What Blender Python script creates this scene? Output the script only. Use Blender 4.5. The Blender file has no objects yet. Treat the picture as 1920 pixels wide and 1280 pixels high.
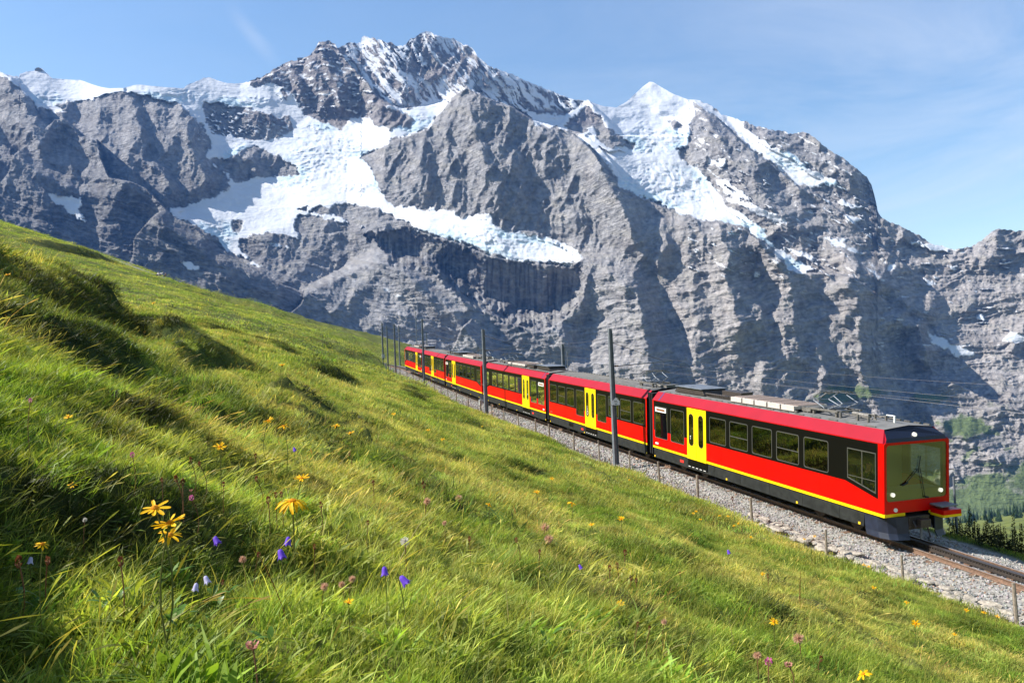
import bpy, math, random, colorsys
import numpy as np
from math import sin, cos, tan, pi, radians, sqrt, atan2, hypot
from mathutils import Vector, Matrix
random.seed(7)
rng = np.random.RandomState(11)
scene = bpy.context.scene
COL = scene.collection
# ------------------------------------------------------------------ camera
PITCH, ROLL = radians(2.2), radians(2.4)
cd = bpy.data.cameras.new('camera'); cam = bpy.data.objects.new('camera', cd); COL.objects.link(cam)
cd.sensor_width = 36.0; cd.lens = 28.1; cd.clip_start = 0.05; cd.clip_end = 60000
cam.matrix_world = Matrix.Rotation(pi/2 + PITCH, 4, 'X') @ Matrix.Rotation(-ROLL, 4, 'Z')
scene.camera = cam
cd.dof.use_dof = False
F = 28.1/36*1920
CM = np.array(cam.matrix_world.to_3x3())
def ray(px, py):
    """direction(s) in the world for photograph coordinates, scaled to depth 1 (horizontal distance ahead)"""
    v = np.stack([(np.asarray(px, float)-960)/F, -(np.asarray(py, float)-640)/F, -np.ones_like(np.asarray(px, float))], -1)
    w = v @ CM.T
    return w / w[..., 1:2]
def at(px, py, d):
    return ray(px, py) * np.asarray(d, float)[..., None] if np.ndim(px) else ray(px, py)*d
def proj(p):
    v = np.asarray(p, float) @ CM
    return 960 + F*v[..., 0]/-v[..., 2], 640 - F*v[..., 1]/-v[..., 2]
# ------------------------------------------------------------------ sun and sky
SUN_BETA, SUN_EL = radians(2), radians(42)          # sun stands to the left, a little ahead
SD = Vector((-cos(SUN_BETA)*cos(SUN_EL), sin(SUN_BETA)*cos(SUN_EL), sin(SUN_EL)))
sl = bpy.data.lights.new('sun', 'SUN'); sl.energy = 5.0; sl.angle = radians(0.55); sl.color = (1.0, 0.945, 0.86)
so = bpy.data.objects.new('sun', sl); COL.objects.link(so)
so.rotation_euler = SD.to_track_quat('Z', 'Y').to_euler()
world = bpy.data.worlds.new('World'); scene.world = world; world.use_nodes = True
wn = world.node_tree.nodes; wl = world.node_tree.links; wn.clear()
wo = wn.new('ShaderNodeOutputWorld'); bg = wn.new('ShaderNodeBackground'); sky = wn.new('ShaderNodeTexSky')
sky.sky_type = 'NISHITA'; sky.sun_disc = False; sky.sun_elevation = SUN_EL
sky.sun_rotation = math.atan2(SD.x, SD.y)
sky.altitude = 1500; sky.air_density = 1.3; sky.dust_density = .6; sky.ozone_density = 1.1
bg.inputs['Strength'].default_value = 0.083
tc = wn.new('ShaderNodeTexCoord')
def wnode(t, **k):
    n = wn.new(t)
    for a, v in k.items(): setattr(n, a, v)
    return n
# thin high cloud: a veil of wind-drawn streaks in the sky's own colour, denser low in the west
mp = wnode('ShaderNodeMapping'); mp.inputs['Rotation'].default_value = (0.25, 0.5, 0.3); mp.inputs['Scale'].default_value = (1.3, 4.0, 7.0)
nz = wnode('ShaderNodeTexNoise'); nz.inputs['Scale'].default_value = 1.7; nz.inputs['Detail'].default_value = 9; nz.inputs['Roughness'].default_value = 0.62; nz.inputs['Distortion'].default_value = 0.6
wl.new(tc.outputs['Generated'], mp.inputs['Vector']); wl.new(mp.outputs[0], nz.inputs['Vector'])
sep = wnode('ShaderNodeSeparateXYZ'); wl.new(tc.outputs['Generated'], sep.inputs[0])
mr = wnode('ShaderNodeMapRange'); mr.inputs['From Min'].default_value = 0.40; mr.inputs['From Max'].default_value = 0.80; mr.inputs['To Min'].default_value = 0.02
wl.new(nz.outputs['Fac'], mr.inputs['Value'])
mx = wnode('ShaderNodeMapRange'); mx.inputs['From Min'].default_value = -0.1; mx.inputs['From Max'].default_value = 0.62; mx.inputs['To Min'].default_value = 0.12; mx.inputs['To Max'].default_value = 1.0
wl.new(sep.outputs['X'], mx.inputs['Value'])
mz = wnode('ShaderNodeMapRange'); mz.inputs['From Min'].default_value = 0.1; mz.inputs['From Max'].default_value = 0.5; mz.inputs['To Min'].default_value = 1.0; mz.inputs['To Max'].default_value = 0.3
wl.new(sep.outputs['Z'], mz.inputs['Value'])
mm = wnode('ShaderNodeMath', operation='MULTIPLY'); wl.new(mx.outputs[0], mm.inputs[0]); wl.new(mz.outputs[0], mm.inputs[1])
m2 = wnode('ShaderNodeMath', operation='MULTIPLY'); wl.new(mm.outputs[0], m2.inputs[0]); wl.new(mr.outputs[0], m2.inputs[1])
mixc = wnode('ShaderNodeMix', data_type='RGBA'); mixc.inputs[7].default_value = (5.2, 5.5, 5.8, 1)
gain = wnode('ShaderNodeVectorMath', operation='MULTIPLY'); gain.inputs[1].default_value = (1.0, 1.04, 1.0); wl.new(sky.outputs[0], gain.inputs[0])
# one faint feather of cirrus high over the left ridge
def _dot(vec):
    n = wnode('ShaderNodeVectorMath', operation='DOT_PRODUCT'); wl.new(tc.outputs['Generated'], n.inputs[0]); n.inputs[1].default_value = vec; return n.outputs['Value']
_a = Vector(ray(432, 12)).normalized(); _b = Vector(ray(518, 118)).normalized(); _t = (_b-_a).normalized(); _nn = _a.cross(_b).normalized(); _mid = (_a+_b).normalized()
_w = wnode('ShaderNodeMath', operation='MULTIPLY_ADD'); wl.new(nz.outputs['Fac'], _w.inputs[0]); _w.inputs[1].default_value = .02; _w.inputs[2].default_value = -.01
_v = wnode('ShaderNodeMath', operation='ADD'); wl.new(_dot(_nn), _v.inputs[0]); wl.new(_w.outputs[0], _v.inputs[1])
_v2 = wnode('ShaderNodeMath', operation='ABSOLUTE'); wl.new(_v.outputs[0], _v2.inputs[0])
_m1 = wnode('ShaderNodeMapRange', interpolation_type='SMOOTHSTEP'); _m1.inputs['From Min'].default_value = .013; _m1.inputs['From Max'].default_value = 0; wl.new(_v2.outputs[0], _m1.inputs['Value'])
_u = wnode('ShaderNodeMath', operation='ABSOLUTE'); wl.new(_dot(_t), _u.inputs[0])
_uu = wnode('ShaderNodeMath', operation='SUBTRACT'); wl.new(_dot(_t), _uu.inputs[0]); _uu.inputs[1].default_value = _t.dot(_mid); _ua = wnode('ShaderNodeMath', operation='ABSOLUTE'); wl.new(_uu.outputs[0], _ua.inputs[0])
_m2 = wnode('ShaderNodeMapRange', interpolation_type='SMOOTHSTEP'); _m2.inputs['From Min'].default_value = .05; _m2.inputs['From Max'].default_value = .0; wl.new(_ua.outputs[0], _m2.inputs['Value'])
_mm = wnode('ShaderNodeMath', operation='MULTIPLY'); wl.new(_m1.outputs[0], _mm.inputs[0]); wl.new(_m2.outputs[0], _mm.inputs[1])
_mf = wnode('ShaderNodeMath', operation='MULTIPLY_ADD'); wl.new(_mm.outputs[0], _mf.inputs[0]); _mf.inputs[1].default_value = .18; wl.new(m2.outputs[0], _mf.inputs[2])
wl.new(_mf.outputs[0], mixc.inputs[0]); wl.new(gain.outputs[0], mixc.inputs[6])
wl.new(mixc.outputs[2], bg.inputs['Color']); wl.new(bg.outputs[0], wo.inputs['Surface'])
vs = scene.view_settings; vs.view_transform = 'Standard'; vs.look = 'None'; vs.gamma = 1; vs.use_curve_mapping = False; vs.exposure = 1.15
scene.cycles.max_bounces = 6; scene.cycles.transparent_max_bounces = 12; scene.cycles.volume_bounces = 0
scene.cycles.use_denoising = True
# ------------------------------------------------------------------ helpers
def tag(o, label=None, cat=None, group=None, kind=None):
    if label: o['label'] = label
    if cat: o['category'] = cat
    if group: o['group'] = group
    if kind: o['kind'] = kind
    return o
def link(o, parent=None):
    COL.objects.link(o)
    if parent is not None: o.parent = parent
    return o
def empty(name, loc=(0, 0, 0), rz=0):
    o = bpy.data.objects.new(name, None); o.location = loc; o.rotation_euler = (0, 0, rz); o.empty_display_size = 0.2
    return link(o)
class MB:
    """collects vertices and faces (world or local metres) for one mesh object"""
    def __init__(s): s.v = []; s.f = []; s.m = []; s.mi = 0
    def add(s, vs_, fs):
        n = len(s.v); s.v += [tuple(p) for p in vs_]; s.f += [tuple(i+n for i in f) for f in fs]; s.m += [s.mi]*len(fs)
    def box(s, x0, x1, y0, y1, z0, z1):
        s.add([(x, y, z) for z in (z0, z1) for y in (y0, y1) for x in (x0, x1)],
              [(0, 2, 3, 1), (4, 5, 7, 6), (0, 1, 5, 4), (2, 6, 7, 3), (0, 4, 6, 2), (1, 3, 7, 5)])
    def bar(s, a, b, r, n=6, r2=None, cap=True):
        a = Vector(a); b = Vector(b); d = (b-a)
        if d.length < 1e-6: return
        d.normalize(); u = d.orthogonal().normalized(); w = d.cross(u); r2 = r if r2 is None else r2
        ring = lambda c, q: [c + (u*cos(2*pi*i/n)+w*sin(2*pi*i/n))*q for i in range(n)]
        fs = [(i, (i+1) % n, n+(i+1) % n, n+i) for i in range(n)]
        if cap: fs += [tuple(range(n))[::-1], tuple(range(n, 2*n))]
        s.add(ring(a, r)+ring(b, r2), fs)
    def tube(s, pts, r, n=6):
        for a, b in zip(pts[:-1], pts[1:]): s.bar(a, b, r, n)
    def beam(s, a, b, w, h, up=(0, 0, 1)):
        a = Vector(a); b = Vector(b); d = (b-a).normalized(); upv = Vector(up); x = d.cross(upv)
        if x.length < 1e-4: x = d.orthogonal()
        x.normalize(); z = x.cross(d).normalized(); x *= w/2; z *= h/2
        s.add([a-x-z, a+x-z, a+x+z, a-x+z, b-x-z, b+x-z, b+x+z, b-x+z],
              [(0, 3, 2, 1), (4, 5, 6, 7), (0, 1, 5, 4), (1, 2, 6, 5), (2, 3, 7, 6), (3, 0, 4, 7)])
    def mesh(s, name, mats):
        me = bpy.data.meshes.new(name); me.from_pydata(s.v, [], s.f)
        for m in (mats if isinstance(mats, (list, tuple)) else [mats]): me.materials.append(m)
        if len(me.materials) > 1: me.polygons.foreach_set('material_index', s.m)
        me.update(); return me
    def build(s, name, mats, parent=None, smooth=False, bevel=0):
        me = s.mesh(name, mats)
        if smooth: me.polygons.foreach_set('use_smooth', [True]*len(me.polygons))
        o = bpy.data.objects.new(name, me); link(o, parent)
        if bevel:
            b = o.modifiers.new('bevel', 'BEVEL'); b.width = bevel; b.segments = 2; b.limit_method = 'ANGLE'; b.angle_limit = radians(40)
        return o
def grid_mesh(name, P, keep=None):
    """P: rows x cols x 3"""
    R, C = P.shape[:2]
    idx = np.arange(R*C).reshape(R, C)
    q = np.stack([idx[:-1, :-1], idx[1:, :-1], idx[1:, 1:], idx[:-1, 1:]], -1).reshape(-1, 4)
    if keep is not None: q = q[keep.reshape(-1)]
    me = bpy.data.meshes.new(name)
    me.vertices.add(R*C); me.vertices.foreach_set('co', P.astype(np.float32).ravel())
    n = len(q); me.loops.add(n*4); me.loops.foreach_set('vertex_index', q.astype(np.int32).ravel())
    me.polygons.add(n); me.polygons.foreach_set('loop_start', np.arange(0, n*4, 4, dtype=np.int32))
    me.polygons.foreach_set('use_smooth', np.ones(n, bool))
    me.update(calc_edges=True)
    return me
def color_attr(me, name, C):
    a = me.color_attributes.new(name, 'FLOAT_COLOR', 'POINT')
    c = np.ones((len(me.vertices), 4), np.float32); c[:, :3] = C.reshape(-1, 3); a.data.foreach_set('color', c.ravel())
def float_attr(me, name, V):
    a = me.attributes.new(name, 'FLOAT', 'POINT'); a.data.foreach_set('value', V.astype(np.float32).ravel())
# gradient noise in numpy
_perm = np.random.RandomState(5).permutation(4096).astype(np.int32)
_ang = np.random.RandomState(6).rand(4096)*2*pi
_gx, _gy = np.cos(_ang).astype(np.float32), np.sin(_ang).astype(np.float32)
def pn(x, y, seed=0):
    x = np.asarray(x, np.float32); y = np.asarray(y, np.float32)
    xi = np.floor(x).astype(np.int32); yi = np.floor(y).astype(np.int32); fx = x-xi; fy = y-yi
    u = fx*fx*fx*(fx*(fx*6-15)+10); v = fy*fy*fy*(fy*(fy*6-15)+10)
    def g(ix, iy, dx, dy):
        h = _perm[(_perm[(ix+seed*131) & 4095] + iy + seed*57) & 4095]
        return _gx[h]*dx + _gy[h]*dy
    a = g(xi, yi, fx, fy); b = g(xi+1, yi, fx-1, fy); c = g(xi, yi+1, fx, fy-1); d = g(xi+1, yi+1, fx-1, fy-1)
    return ((a+(b-a)*u)+((c+(d-c)*u)-(a+(b-a)*u))*v)*1.5
def fbm(x, y, o=5, seed=0, g=0.5, l=2.03):
    t = 0; a = 1; n = 0
    for i in range(o):
        t = t + a*pn(x, y, seed+i); n += a; a *= g; x = x*l+13.7; y = y*l+7.1
    return t/n
def ridged(x, y, o=5, seed=0, g=0.5, l=2.07):
    t = 0; a = 1; n = 0; w = 1
    for i in range(o):
        s = 1-np.abs(pn(x, y, seed+i))*1.6; s = np.clip(s, 0, 1)**2
        t = t + a*s*w; n += a; w = np.clip(s*1.4, 0, 1); a *= g; x = x*l+3.7; y = y*l+17.1
    return t/n
def sstep(a, b, x):
    t = np.clip((x-a)/(b-a), 0, 1); return t*t*(3-2*t)
def sdf_poly(X, Y, poly):
    """signed distance, negative inside"""
    d = np.full(X.shape, 1e9, np.float32); ins = np.zeros(X.shape, bool); n = len(poly)
    for i in range(n):
        ax, ay = poly[i]; bx, by = poly[(i+1) % n]; ex, ey = bx-ax, by-ay
        t = np.clip(((X-ax)*ex+(Y-ay)*ey)/max(ex*ex+ey*ey, 1e-9), 0, 1)
        d = np.minimum(d, (X-ax-t*ex)**2+(Y-ay-t*ey)**2)
        c = ((ay > Y) != (by > Y))
        if ey != 0: ins ^= c & (X < (ex*(Y-ay)/ey+ax))
    d = np.sqrt(d); return np.where(ins, -d, d)
def dist_line(X, Y, pts):
    """distance to a polyline and signed side (+ right of / below the walking direction)"""
    best = np.full(X.shape, 1e9, np.float32); side = np.zeros(X.shape, np.float32); tt = np.zeros(X.shape, np.float32); n = len(pts)-1
    for i in range(n):
        ax, ay = pts[i][:2]; bx, by = pts[i+1][:2]; ex, ey = bx-ax, by-ay; L = ex*ex+ey*ey
        t = np.clip(((X-ax)*ex+(Y-ay)*ey)/L, 0, 1); qx = X-ax-t*ex; qy = Y-ay-t*ey; d = qx*qx+qy*qy
        m = d < best; best = np.where(m, d, best); side = np.where(m, ex*qy-ey*qx, side); tt = np.where(m, (i+t)/n, tt)
    return np.sqrt(best), np.sign(side), tt
# materials
def mat(name, color=(0.5, 0.5, 0.5), rough=0.6, metal=0.0, spec=0.5, **k):
    m = bpy.data.materials.new(name); m.use_nodes = True
    b = m.node_tree.nodes['Principled BSDF']; b.inputs['Base Color'].default_value = (*color, 1)
    b.inputs['Roughness'].default_value = rough; b.inputs['Metallic'].default_value = metal
    b.inputs['Specular IOR Level'].default_value = spec
    for a, v in k.items(): b.inputs[a.replace('_', ' ')].default_value = v
    return m
def noisy(m, scale=8.0, amount=0.25, bump=0.0, detail=6, bscale=None, rough_amt=0.0, coord='Object', bdist=0.01):
    """procedural unevenness of colour, roughness and relief on a plain material"""
    nt = m.node_tree; N = nt.nodes; L = nt.links; b = N['Principled BSDF']; c = b.inputs['Base Color'].default_value[:]
    t = N.new('ShaderNodeTexCoord'); n = N.new('ShaderNodeTexNoise'); n.inputs['Scale'].default_value = scale; n.inputs['Detail'].default_value = detail
    L.new(t.outputs[coord], n.inputs['Vector'])
    r = N.new('ShaderNodeMapRange'); r.inputs['From Min'].default_value = 0.3; r.inputs['From Max'].default_value = 0.7
    r.inputs['To Min'].default_value = 1-amount; r.inputs['To Max'].default_value = 1+amount; L.new(n.outputs['Fac'], r.inputs['Value'])
    v = N.new('ShaderNodeVectorMath'); v.operation = 'SCALE'; v.inputs[0].default_value = c[:3]; L.new(r.outputs[0], v.inputs['Scale'])
    L.new(v.outputs[0], b.inputs['Base Color'])
    if rough_amt:
        q = N.new('ShaderNodeMapRange'); q.inputs['To Min'].default_value = b.inputs['Roughness'].default_value-rough_amt; q.inputs['To Max'].default_value = b.inputs['Roughness'].default_value+rough_amt
        L.new(n.outputs['Fac'], q.inputs['Value']); L.new(q.outputs[0], b.inputs['Roughness'])
    if bump:
        n2 = N.new('ShaderNodeTexNoise'); n2.inputs['Scale'].default_value = bscale or scale*4; n2.inputs['Detail'].default_value = 8
        L.new(t.outputs[coord], n2.inputs['Vector']); bp = N.new('ShaderNodeBump'); bp.inputs['Strength'].default_value = bump; bp.inputs['Distance'].default_value = bdist
        L.new(n2.outputs['Fac'], bp.inputs['Height']); L.new(bp.outputs[0], b.inputs['Normal'])
    return m

# ------------------------------------------------------------------ the air: haze between here and the far wall
def make_haze():
    b = MB(); b.box(-4200, 4200, -60, 5600, -900, 3200)
    m = bpy.data.materials.new('air'); m.use_nodes = True; nt = m.node_tree; nt.nodes.clear()
    o_ = nt.nodes.new('ShaderNodeOutputMaterial'); v = nt.nodes.new('ShaderNodeVolumePrincipled')
    v.inputs['Color'].default_value = (.10, .34, 1.0, 1); v.inputs['Density'].default_value = 3.6e-5; v.inputs['Anisotropy'].default_value = 0.0
    nt.links.new(v.outputs[0], o_.inputs['Volume'])
    return tag(b.build('haze', m), 'thin blue air between the meadow and the far mountain', None, None, 'stuff')
haze = make_haze()
# ------------------------------------------------------------------ the mountain wall across the valley
# One continuous rock and ice surface kept as distance over direction from the valley; every point is a real place 2 to 5 km away.
MQ = 1.75            # spacing of the surface samples, in photograph pixels of arc
SKY = [(-420,-60),(-200,50),(-60,112),(0,134),(8,139),(17,141),(36,145),(37,137),(52,136),(54,132),(62,134),(66,131),(74,128),(80,131),(86,136),(97,144),(100,147),(120,149),(140,150),(150,150),(172,158),(187,163),(205,166),(233,165),(250,160),(263,159),(300,163),(345,166),(350,160),(372,151),(381,147),(393,145),(405,150),(420,155),(440,157),(455,156),(470,152),(490,144),(505,137),(512,130),(530,121),(545,115),(560,111),(575,108),(588,97),(593,88),(597,81),(604,78),(616,77),(628,81),(632,88),(645,88),(650,81),(658,79),(668,83),(676,82),(678,69),(683,67),(690,71),(700,70),(706,74),(716,76),(724,80),(733,80),(745,86),(755,88),(760,83),(770,74),(780,70),(790,62),(800,58),(808,60),(815,66),(826,67),(840,72),(855,76),(870,82),(885,90),(890,97),(896,107),(920,126),(960,139),(1000,158),(1015,163),(1030,169),(1060,182),(1085,189),(1103,188),(1112,193),(1130,199),(1155,202),(1175,191),(1190,177),(1205,163),(1218,153),(1225,154),(1240,164),(1262,176),(1290,187),(1310,187),(1325,195),(1345,206),(1350,213),(1380,223),(1392,227),(1420,237),(1445,242),(1460,246),(1480,249),(1510,249),(1525,256),(1533,262),(1540,270),(1560,285),(1585,299),(1605,315),(1615,324),(1625,333),(1634,345),(1638,362),(1643,380),(1646,398),(1652,406),(1660,412),(1690,425),(1720,440),(1745,455),(1775,465),(1790,467),(1820,463),(1840,452),(1852,440),(1862,432),(1875,428),(1890,431),(1905,435),(1920,431),(1990,438),(2100,420),(2340,460)]
BOT = [(-420,470),(0,500),(340,590),(700,720),(1000,780),(1400,850),(1740,1000),(2340,1010)]
# snow and ice, photograph coordinates
SNOW = {
 'ridge': [(-60,120),(17,130),(97,125),(300,140),(457,140),(477,162),(513,158),(533,180),(547,207),(560,215),(530,219),(480,209),(440,201),(385,192),(380,200),(392,245),(372,215),(352,211),(335,196),(300,190),(285,182),(262,176),(235,172),(200,175),(170,188),(145,193),(125,190),(108,195),(118,208),(100,209),(82,201),(70,203),(60,188),(40,165),(10,146)],
 'basin': [(335,195),(380,190),(393,250),(470,262),(520,262),(548,240),(540,203),(533,165),(545,170),(560,205),(580,220),(612,231),(640,240),(660,222),(690,222),(703,236),(725,241),(745,238),(752,222),(748,205),(720,200),(753,203),(787,200),(833,188),(856,175),(840,195),(815,222),(803,240),(770,250),(737,262),(716,278),(697,283),(670,295),(687,307),(700,327),(713,353),(727,377),(753,387),(800,393),(830,393),(867,407),(917,403),(927,423),(955,434),(987,440),(1025,445),(1050,453),(1083,474),(1090,485),(1067,498),(1033,490),(1000,492),(967,490),(940,482),(917,477),(890,460),(860,452),(827,443),(797,437),(767,420),(740,407),(703,388),(653,383),(620,388),(570,387),(600,400),(640,410),(680,425),(640,416),(600,408),(560,402),(553,413),(556,435),(570,458),(543,441),(505,437),(467,442),(447,447),(450,465),(474,492),(447,481),(420,463),(400,443),(367,423),(333,410),(320,394),(367,380),(400,370),(433,350),(425,330),(400,310),(387,293),(397,267),(383,237)],
 'horn': [(962,196),(985,206),(1020,215),(1060,213),(1085,205),(1103,180),(1130,190),(1180,170),(1220,140),(1293,180),(1305,217),(1290,232),(1293,277),(1267,278),(1277,293),(1317,327),(1347,360),(1363,387),(1400,408),(1430,433),(1450,460),(1483,483),(1523,503),(1503,511),(1477,503),(1467,487),(1443,461),(1400,430),(1350,413),(1320,413),(1267,397),(1233,380),(1200,367),(1163,347),(1140,307),(1110,273),(1077,253),(1040,238),(1013,237),(990,220)],
 'hang': [(1290,180),(1313,188),(1340,206),(1393,225),(1390,237),(1417,253),(1447,273),(1493,293),(1520,320),(1556,335),(1592,351),(1547,347),(1527,355),(1500,349),(1467,322),(1447,302),(1400,272),(1377,245),(1350,224),(1320,206)],
 's1': [(1333,333),(1360,337),(1385,352),(1403,367),(1410,380),(1373,370),(1350,352)], 's2': [(1353,372),(1400,378),(1440,396),(1482,417),(1463,421),(1407,394)],
 's3': [(1553,373),(1583,377),(1628,391),(1580,388)], 's4': [(1530,440),(1562,448),(1600,446),(1575,455),(1622,478),(1567,460)], 's5': [(1327,298),(1358,302),(1357,314),(1330,310)],
 's6': [(1470,463),(1500,472),(1535,488),(1515,487)], 's7': [(1707,455),(1740,455),(1775,461),(1793,467),(1760,472),(1727,464)],
 's8': [(87,363),(115,364),(150,370),(155,378),(146,392),(163,418),(138,402),(108,382)], 's9': [(338,490),(356,492),(372,503),(352,503)],
 's10': [(505,456),(530,460),(552,464),(515,462)], 's11': [(1775,500),(1796,499),(1790,504)], 's12': [(1815,596),(1840,592),(1846,600),(1820,599)], 's13': [(1880,640),(1895,622),(1925,628),(1920,642)],
 's14': [(1798,536),(1825,543),(1834,548),(1810,543)], 's15': [(470,489),(490,500),(460,494)], 's16': [(1740,622),(1780,640),(1825,664),(1795,668),(1745,640)], 's17': [(1636,510),(1660,525),(1655,532)], 's18': [(1730,520),(1748,532),(1738,533)],
 's19':[(1640,480),(1670,497),(1700,505),(1670,505)], 's20':[(1585,405),(1612,412),(1600,420)], 's21':[(718,541),(756,556),(748,560)], 's22':[(1308,257),(1335,272),(1331,276),(1306,262)],
}
HOLES = {
 'slab': [(377,197),(393,193),(417,195),(467,207),(513,217),(532,230),(527,254),(507,257),(467,251),(433,238),(402,217),(383,214)],
 'arch': [(397,297),(430,298),(453,281),(473,277),(500,280),(530,300),(553,310),(563,327),(533,333),(493,330),(467,337),(437,343),(428,325),(403,310)],
 'hornrock': [(1100,197),(1123,217),(1138,238),(1155,253),(1197,273),(1187,283),(1160,274),(1143,277),(1123,263),(1113,240),(1090,247),(1077,250),(1057,237)],
 'isle': [(745,222),(762,215),(772,225),(768,240),(748,238)], 'nose': [(1253,227),(1268,228),(1283,235),(1280,245),(1262,240)],
 'band': [(560,392),(600,390),(650,396),(665,404),(625,402),(575,397)], 'band2': [(432,410),(455,415),(452,438),(430,432)],
}
ICE = [  # crevassed, bluer ice: (px, py, rx, ry)
 (620,290,110,55),(560,330,60,30),(450,290,50,20),(400,440,60,45),(900,455,190,40),(680,350,60,30),(1230,262,90,36),(1250,350,120,60),(1400,440,90,50),(1490,300,60,25),(1560,350,40,15),(90,185,40,22),(330,180,90,15),(450,190,90,14),(770,230,60,25),(1480,495,30,20),(600,240,50,15)]
# depth steps: (upper outline of a nearer body, how much nearer in px of arc)
STEP = [
 ([(655,296),(690,292),(737,265),(803,242),(818,222),(838,196),(856,177),(875,162),(890,172),(910,182),(930,195),(955,199),(975,210),(1000,226),(1020,240),(1040,240),(1065,245),(1090,262),(1110,282),(1125,305),(1140,325),(1162,350),(1200,370),(1235,384),(1267,399),(1320,415),(1350,416),(1400,433),(1442,463),(1466,489),(1478,505),(1503,513),(1540,512),(1575,514),(1600,520),(1640,548),(1690,590)], 190, 700),
 ([(-420,60),(-60,118),(0,133),(20,145),(40,166),(60,187),(66,205),(76,225),(92,233),(102,224),(118,222),(135,236),(150,255),(182,262),(190,300),(204,332),(245,341),(272,352),(300,380),(320,402),(366,427),(412,466),(440,484),(470,500),(520,530),(600,560)], 120, 600),
 ([(455,157),(480,152),(560,112),(597,80),(632,88),(655,120),(690,155),(705,180),(735,198),(752,208),(760,222)], 30, 120),
 ([(600,440),(680,430),(745,412),(800,440),(860,455),(917,480),(1000,494),(1067,500),(1090,487),(1110,470)], 14, 60),
 ([(735,505),(760,478),(800,490),(850,540),(900,575),(960,608),(1020,622),(1060,598),(1092,560),(1100,520),(1110,495)], 45, 90),
 ([(1690,590),(1722,612),(1738,660),(1745,690),(1800,722),(1860,752),(1930,775),(2100,800)], 60, 200),
 ([(1300,188),(1345,222),(1400,275),(1450,310),(1500,352),(1530,362),(1580,400),(1640,450),(1700,500),(1770,560)], 34, 200),
]
# ridge crests: points, height toward the valley, width on the sunny side, width on the shaded side (px of arc)
RIDGE = [
 ([(875,165),(885,230),(905,300),(930,360),(940,420)],22,60,55), ([(1040,240),(1030,300),(1060,360),(1090,440)],14,50,40), ([(1112,285),(1150,350),(1180,430),(1215,500)],36,60,60),
 ([(960,205),(945,270),(975,330),(985,400)],12,30,30), ([(800,250),(790,320),(800,390)],12,30,30), ([(840,200),(835,270),(850,340),(860,390)],11,26,24),
 ([(1100,488),(1160,520),(1195,560),(1205,620),(1222,700),(1240,770)],46,120,48), ([(1040,620),(1090,690),(1080,740)],14,50,20),
 ([(1345,412),(1362,470),(1362,520),(1385,600),(1380,700)],46,75,52), ([(1290,405),(1290,470),(1300,560),(1310,640),(1300,740)],20,40,36), ([(1240,400),(1250,470),(1225,520)],16,40,26),
 ([(1405,440),(1445,480),(1470,510)],22,26,34), ([(1480,510),(1490,600),(1500,700)],14,40,20), ([(1560,512),(1608,545),(1614,600),(1612,650),(1620,720)],48,90,60), ([(1530,640),(1545,700),(1540,760)],16,30,24),
 ([(1665,590),(1690,610),(1722,612),(1735,660),(1738,690)],26,40,20), ([(1610,690),(1650,760),(1690,800)],20,40,30), ([(1700,720),(1740,770),(1790,820)],20,40,36), ([(1790,800),(1850,850),(1900,880)],18,50,40),
 ([(1420,560),(1440,640),(1430,740)],13,30,22), ([(1640,760),(1660,830)],14,26,22),
 ([(240,178),(262,240),(275,300),(330,360),(340,390)],22,70,18), ([(190,185),(180,240),(215,300),(210,330)],16,34,30), ([(340,215),(350,270),(380,330),(400,355)],18,40,34), ([(286,190),(300,240),(330,300)],12,28,26),
 ([(110,205),(120,230),(160,260),(190,300)],14,26,30), ([(0,140),(40,190),(80,240),(110,260)],26,60,34), ([(0,215),(60,250),(90,300),(150,330),(240,345),(300,385)],24,50,34), ([(300,385),(345,420),(410,467)],20,40,26),
 ([(750,480),(800,495),(840,540),(890,600),(910,640),(960,690)],26,60,22), ([(640,420),(700,440),(740,490),(800,560),(840,620)],15,40,30), ([(470,500),(560,530),(680,590)],12,60,30),
 ([(597,80),(620,140),(640,190),(640,220)],24,50,40), ([(545,115),(560,160),(575,200)],12,24,22), ([(512,130),(530,170),(545,190)],9,20,18), ([(680,150),(700,190),(740,205)],12,24,20), ([(575,110),(600,165),(606,205)],9,14,14),
 ([(800,58),(812,100),(860,140),(900,165)],18,70,50), ([(890,95),(930,140),(1000,180)],14,30,40), ([(690,70),(740,130),(780,180)],9,30,30), ([(632,85),(690,150),(720,190)],8,16,30),
 ([(1220,153),(1235,190),(1230,215)],18,70,55), ([(1103,188),(1130,225),(1150,262)],13,22,22), ([(1300,190),(1345,260),(1400,320),(1440,380),(1520,440)],26,70,40), ([(1420,240),(1480,290),(1560,330)],14,40,30), ([(1510,250),(1560,300),(1620,360)],12,34,30),
 ([(1340,290),(1380,350),(1450,400),(1540,470)],14,40,34), ([(1646,400),(1700,440),(1760,480)],9,30,30), ([(1875,430),(1860,480),(1840,520)],14,40,40), ([(1550,460),(1640,520),(1700,570),(1760,600)],18,40,34),
 ([(430,280),(470,300),(480,340)],12,26,24),
]
MEADOW = [(1600,735,70,16),(1810,800,60,26),(1850,905,60,22),(1840,945,150,44),(1950,900,80,50),(1700,800,50,14),(1930,1000,260,60),(1560,745,60,10),(1790,925,20,10),(1990,940,90,50),(1740,745,40,10)]
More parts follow.
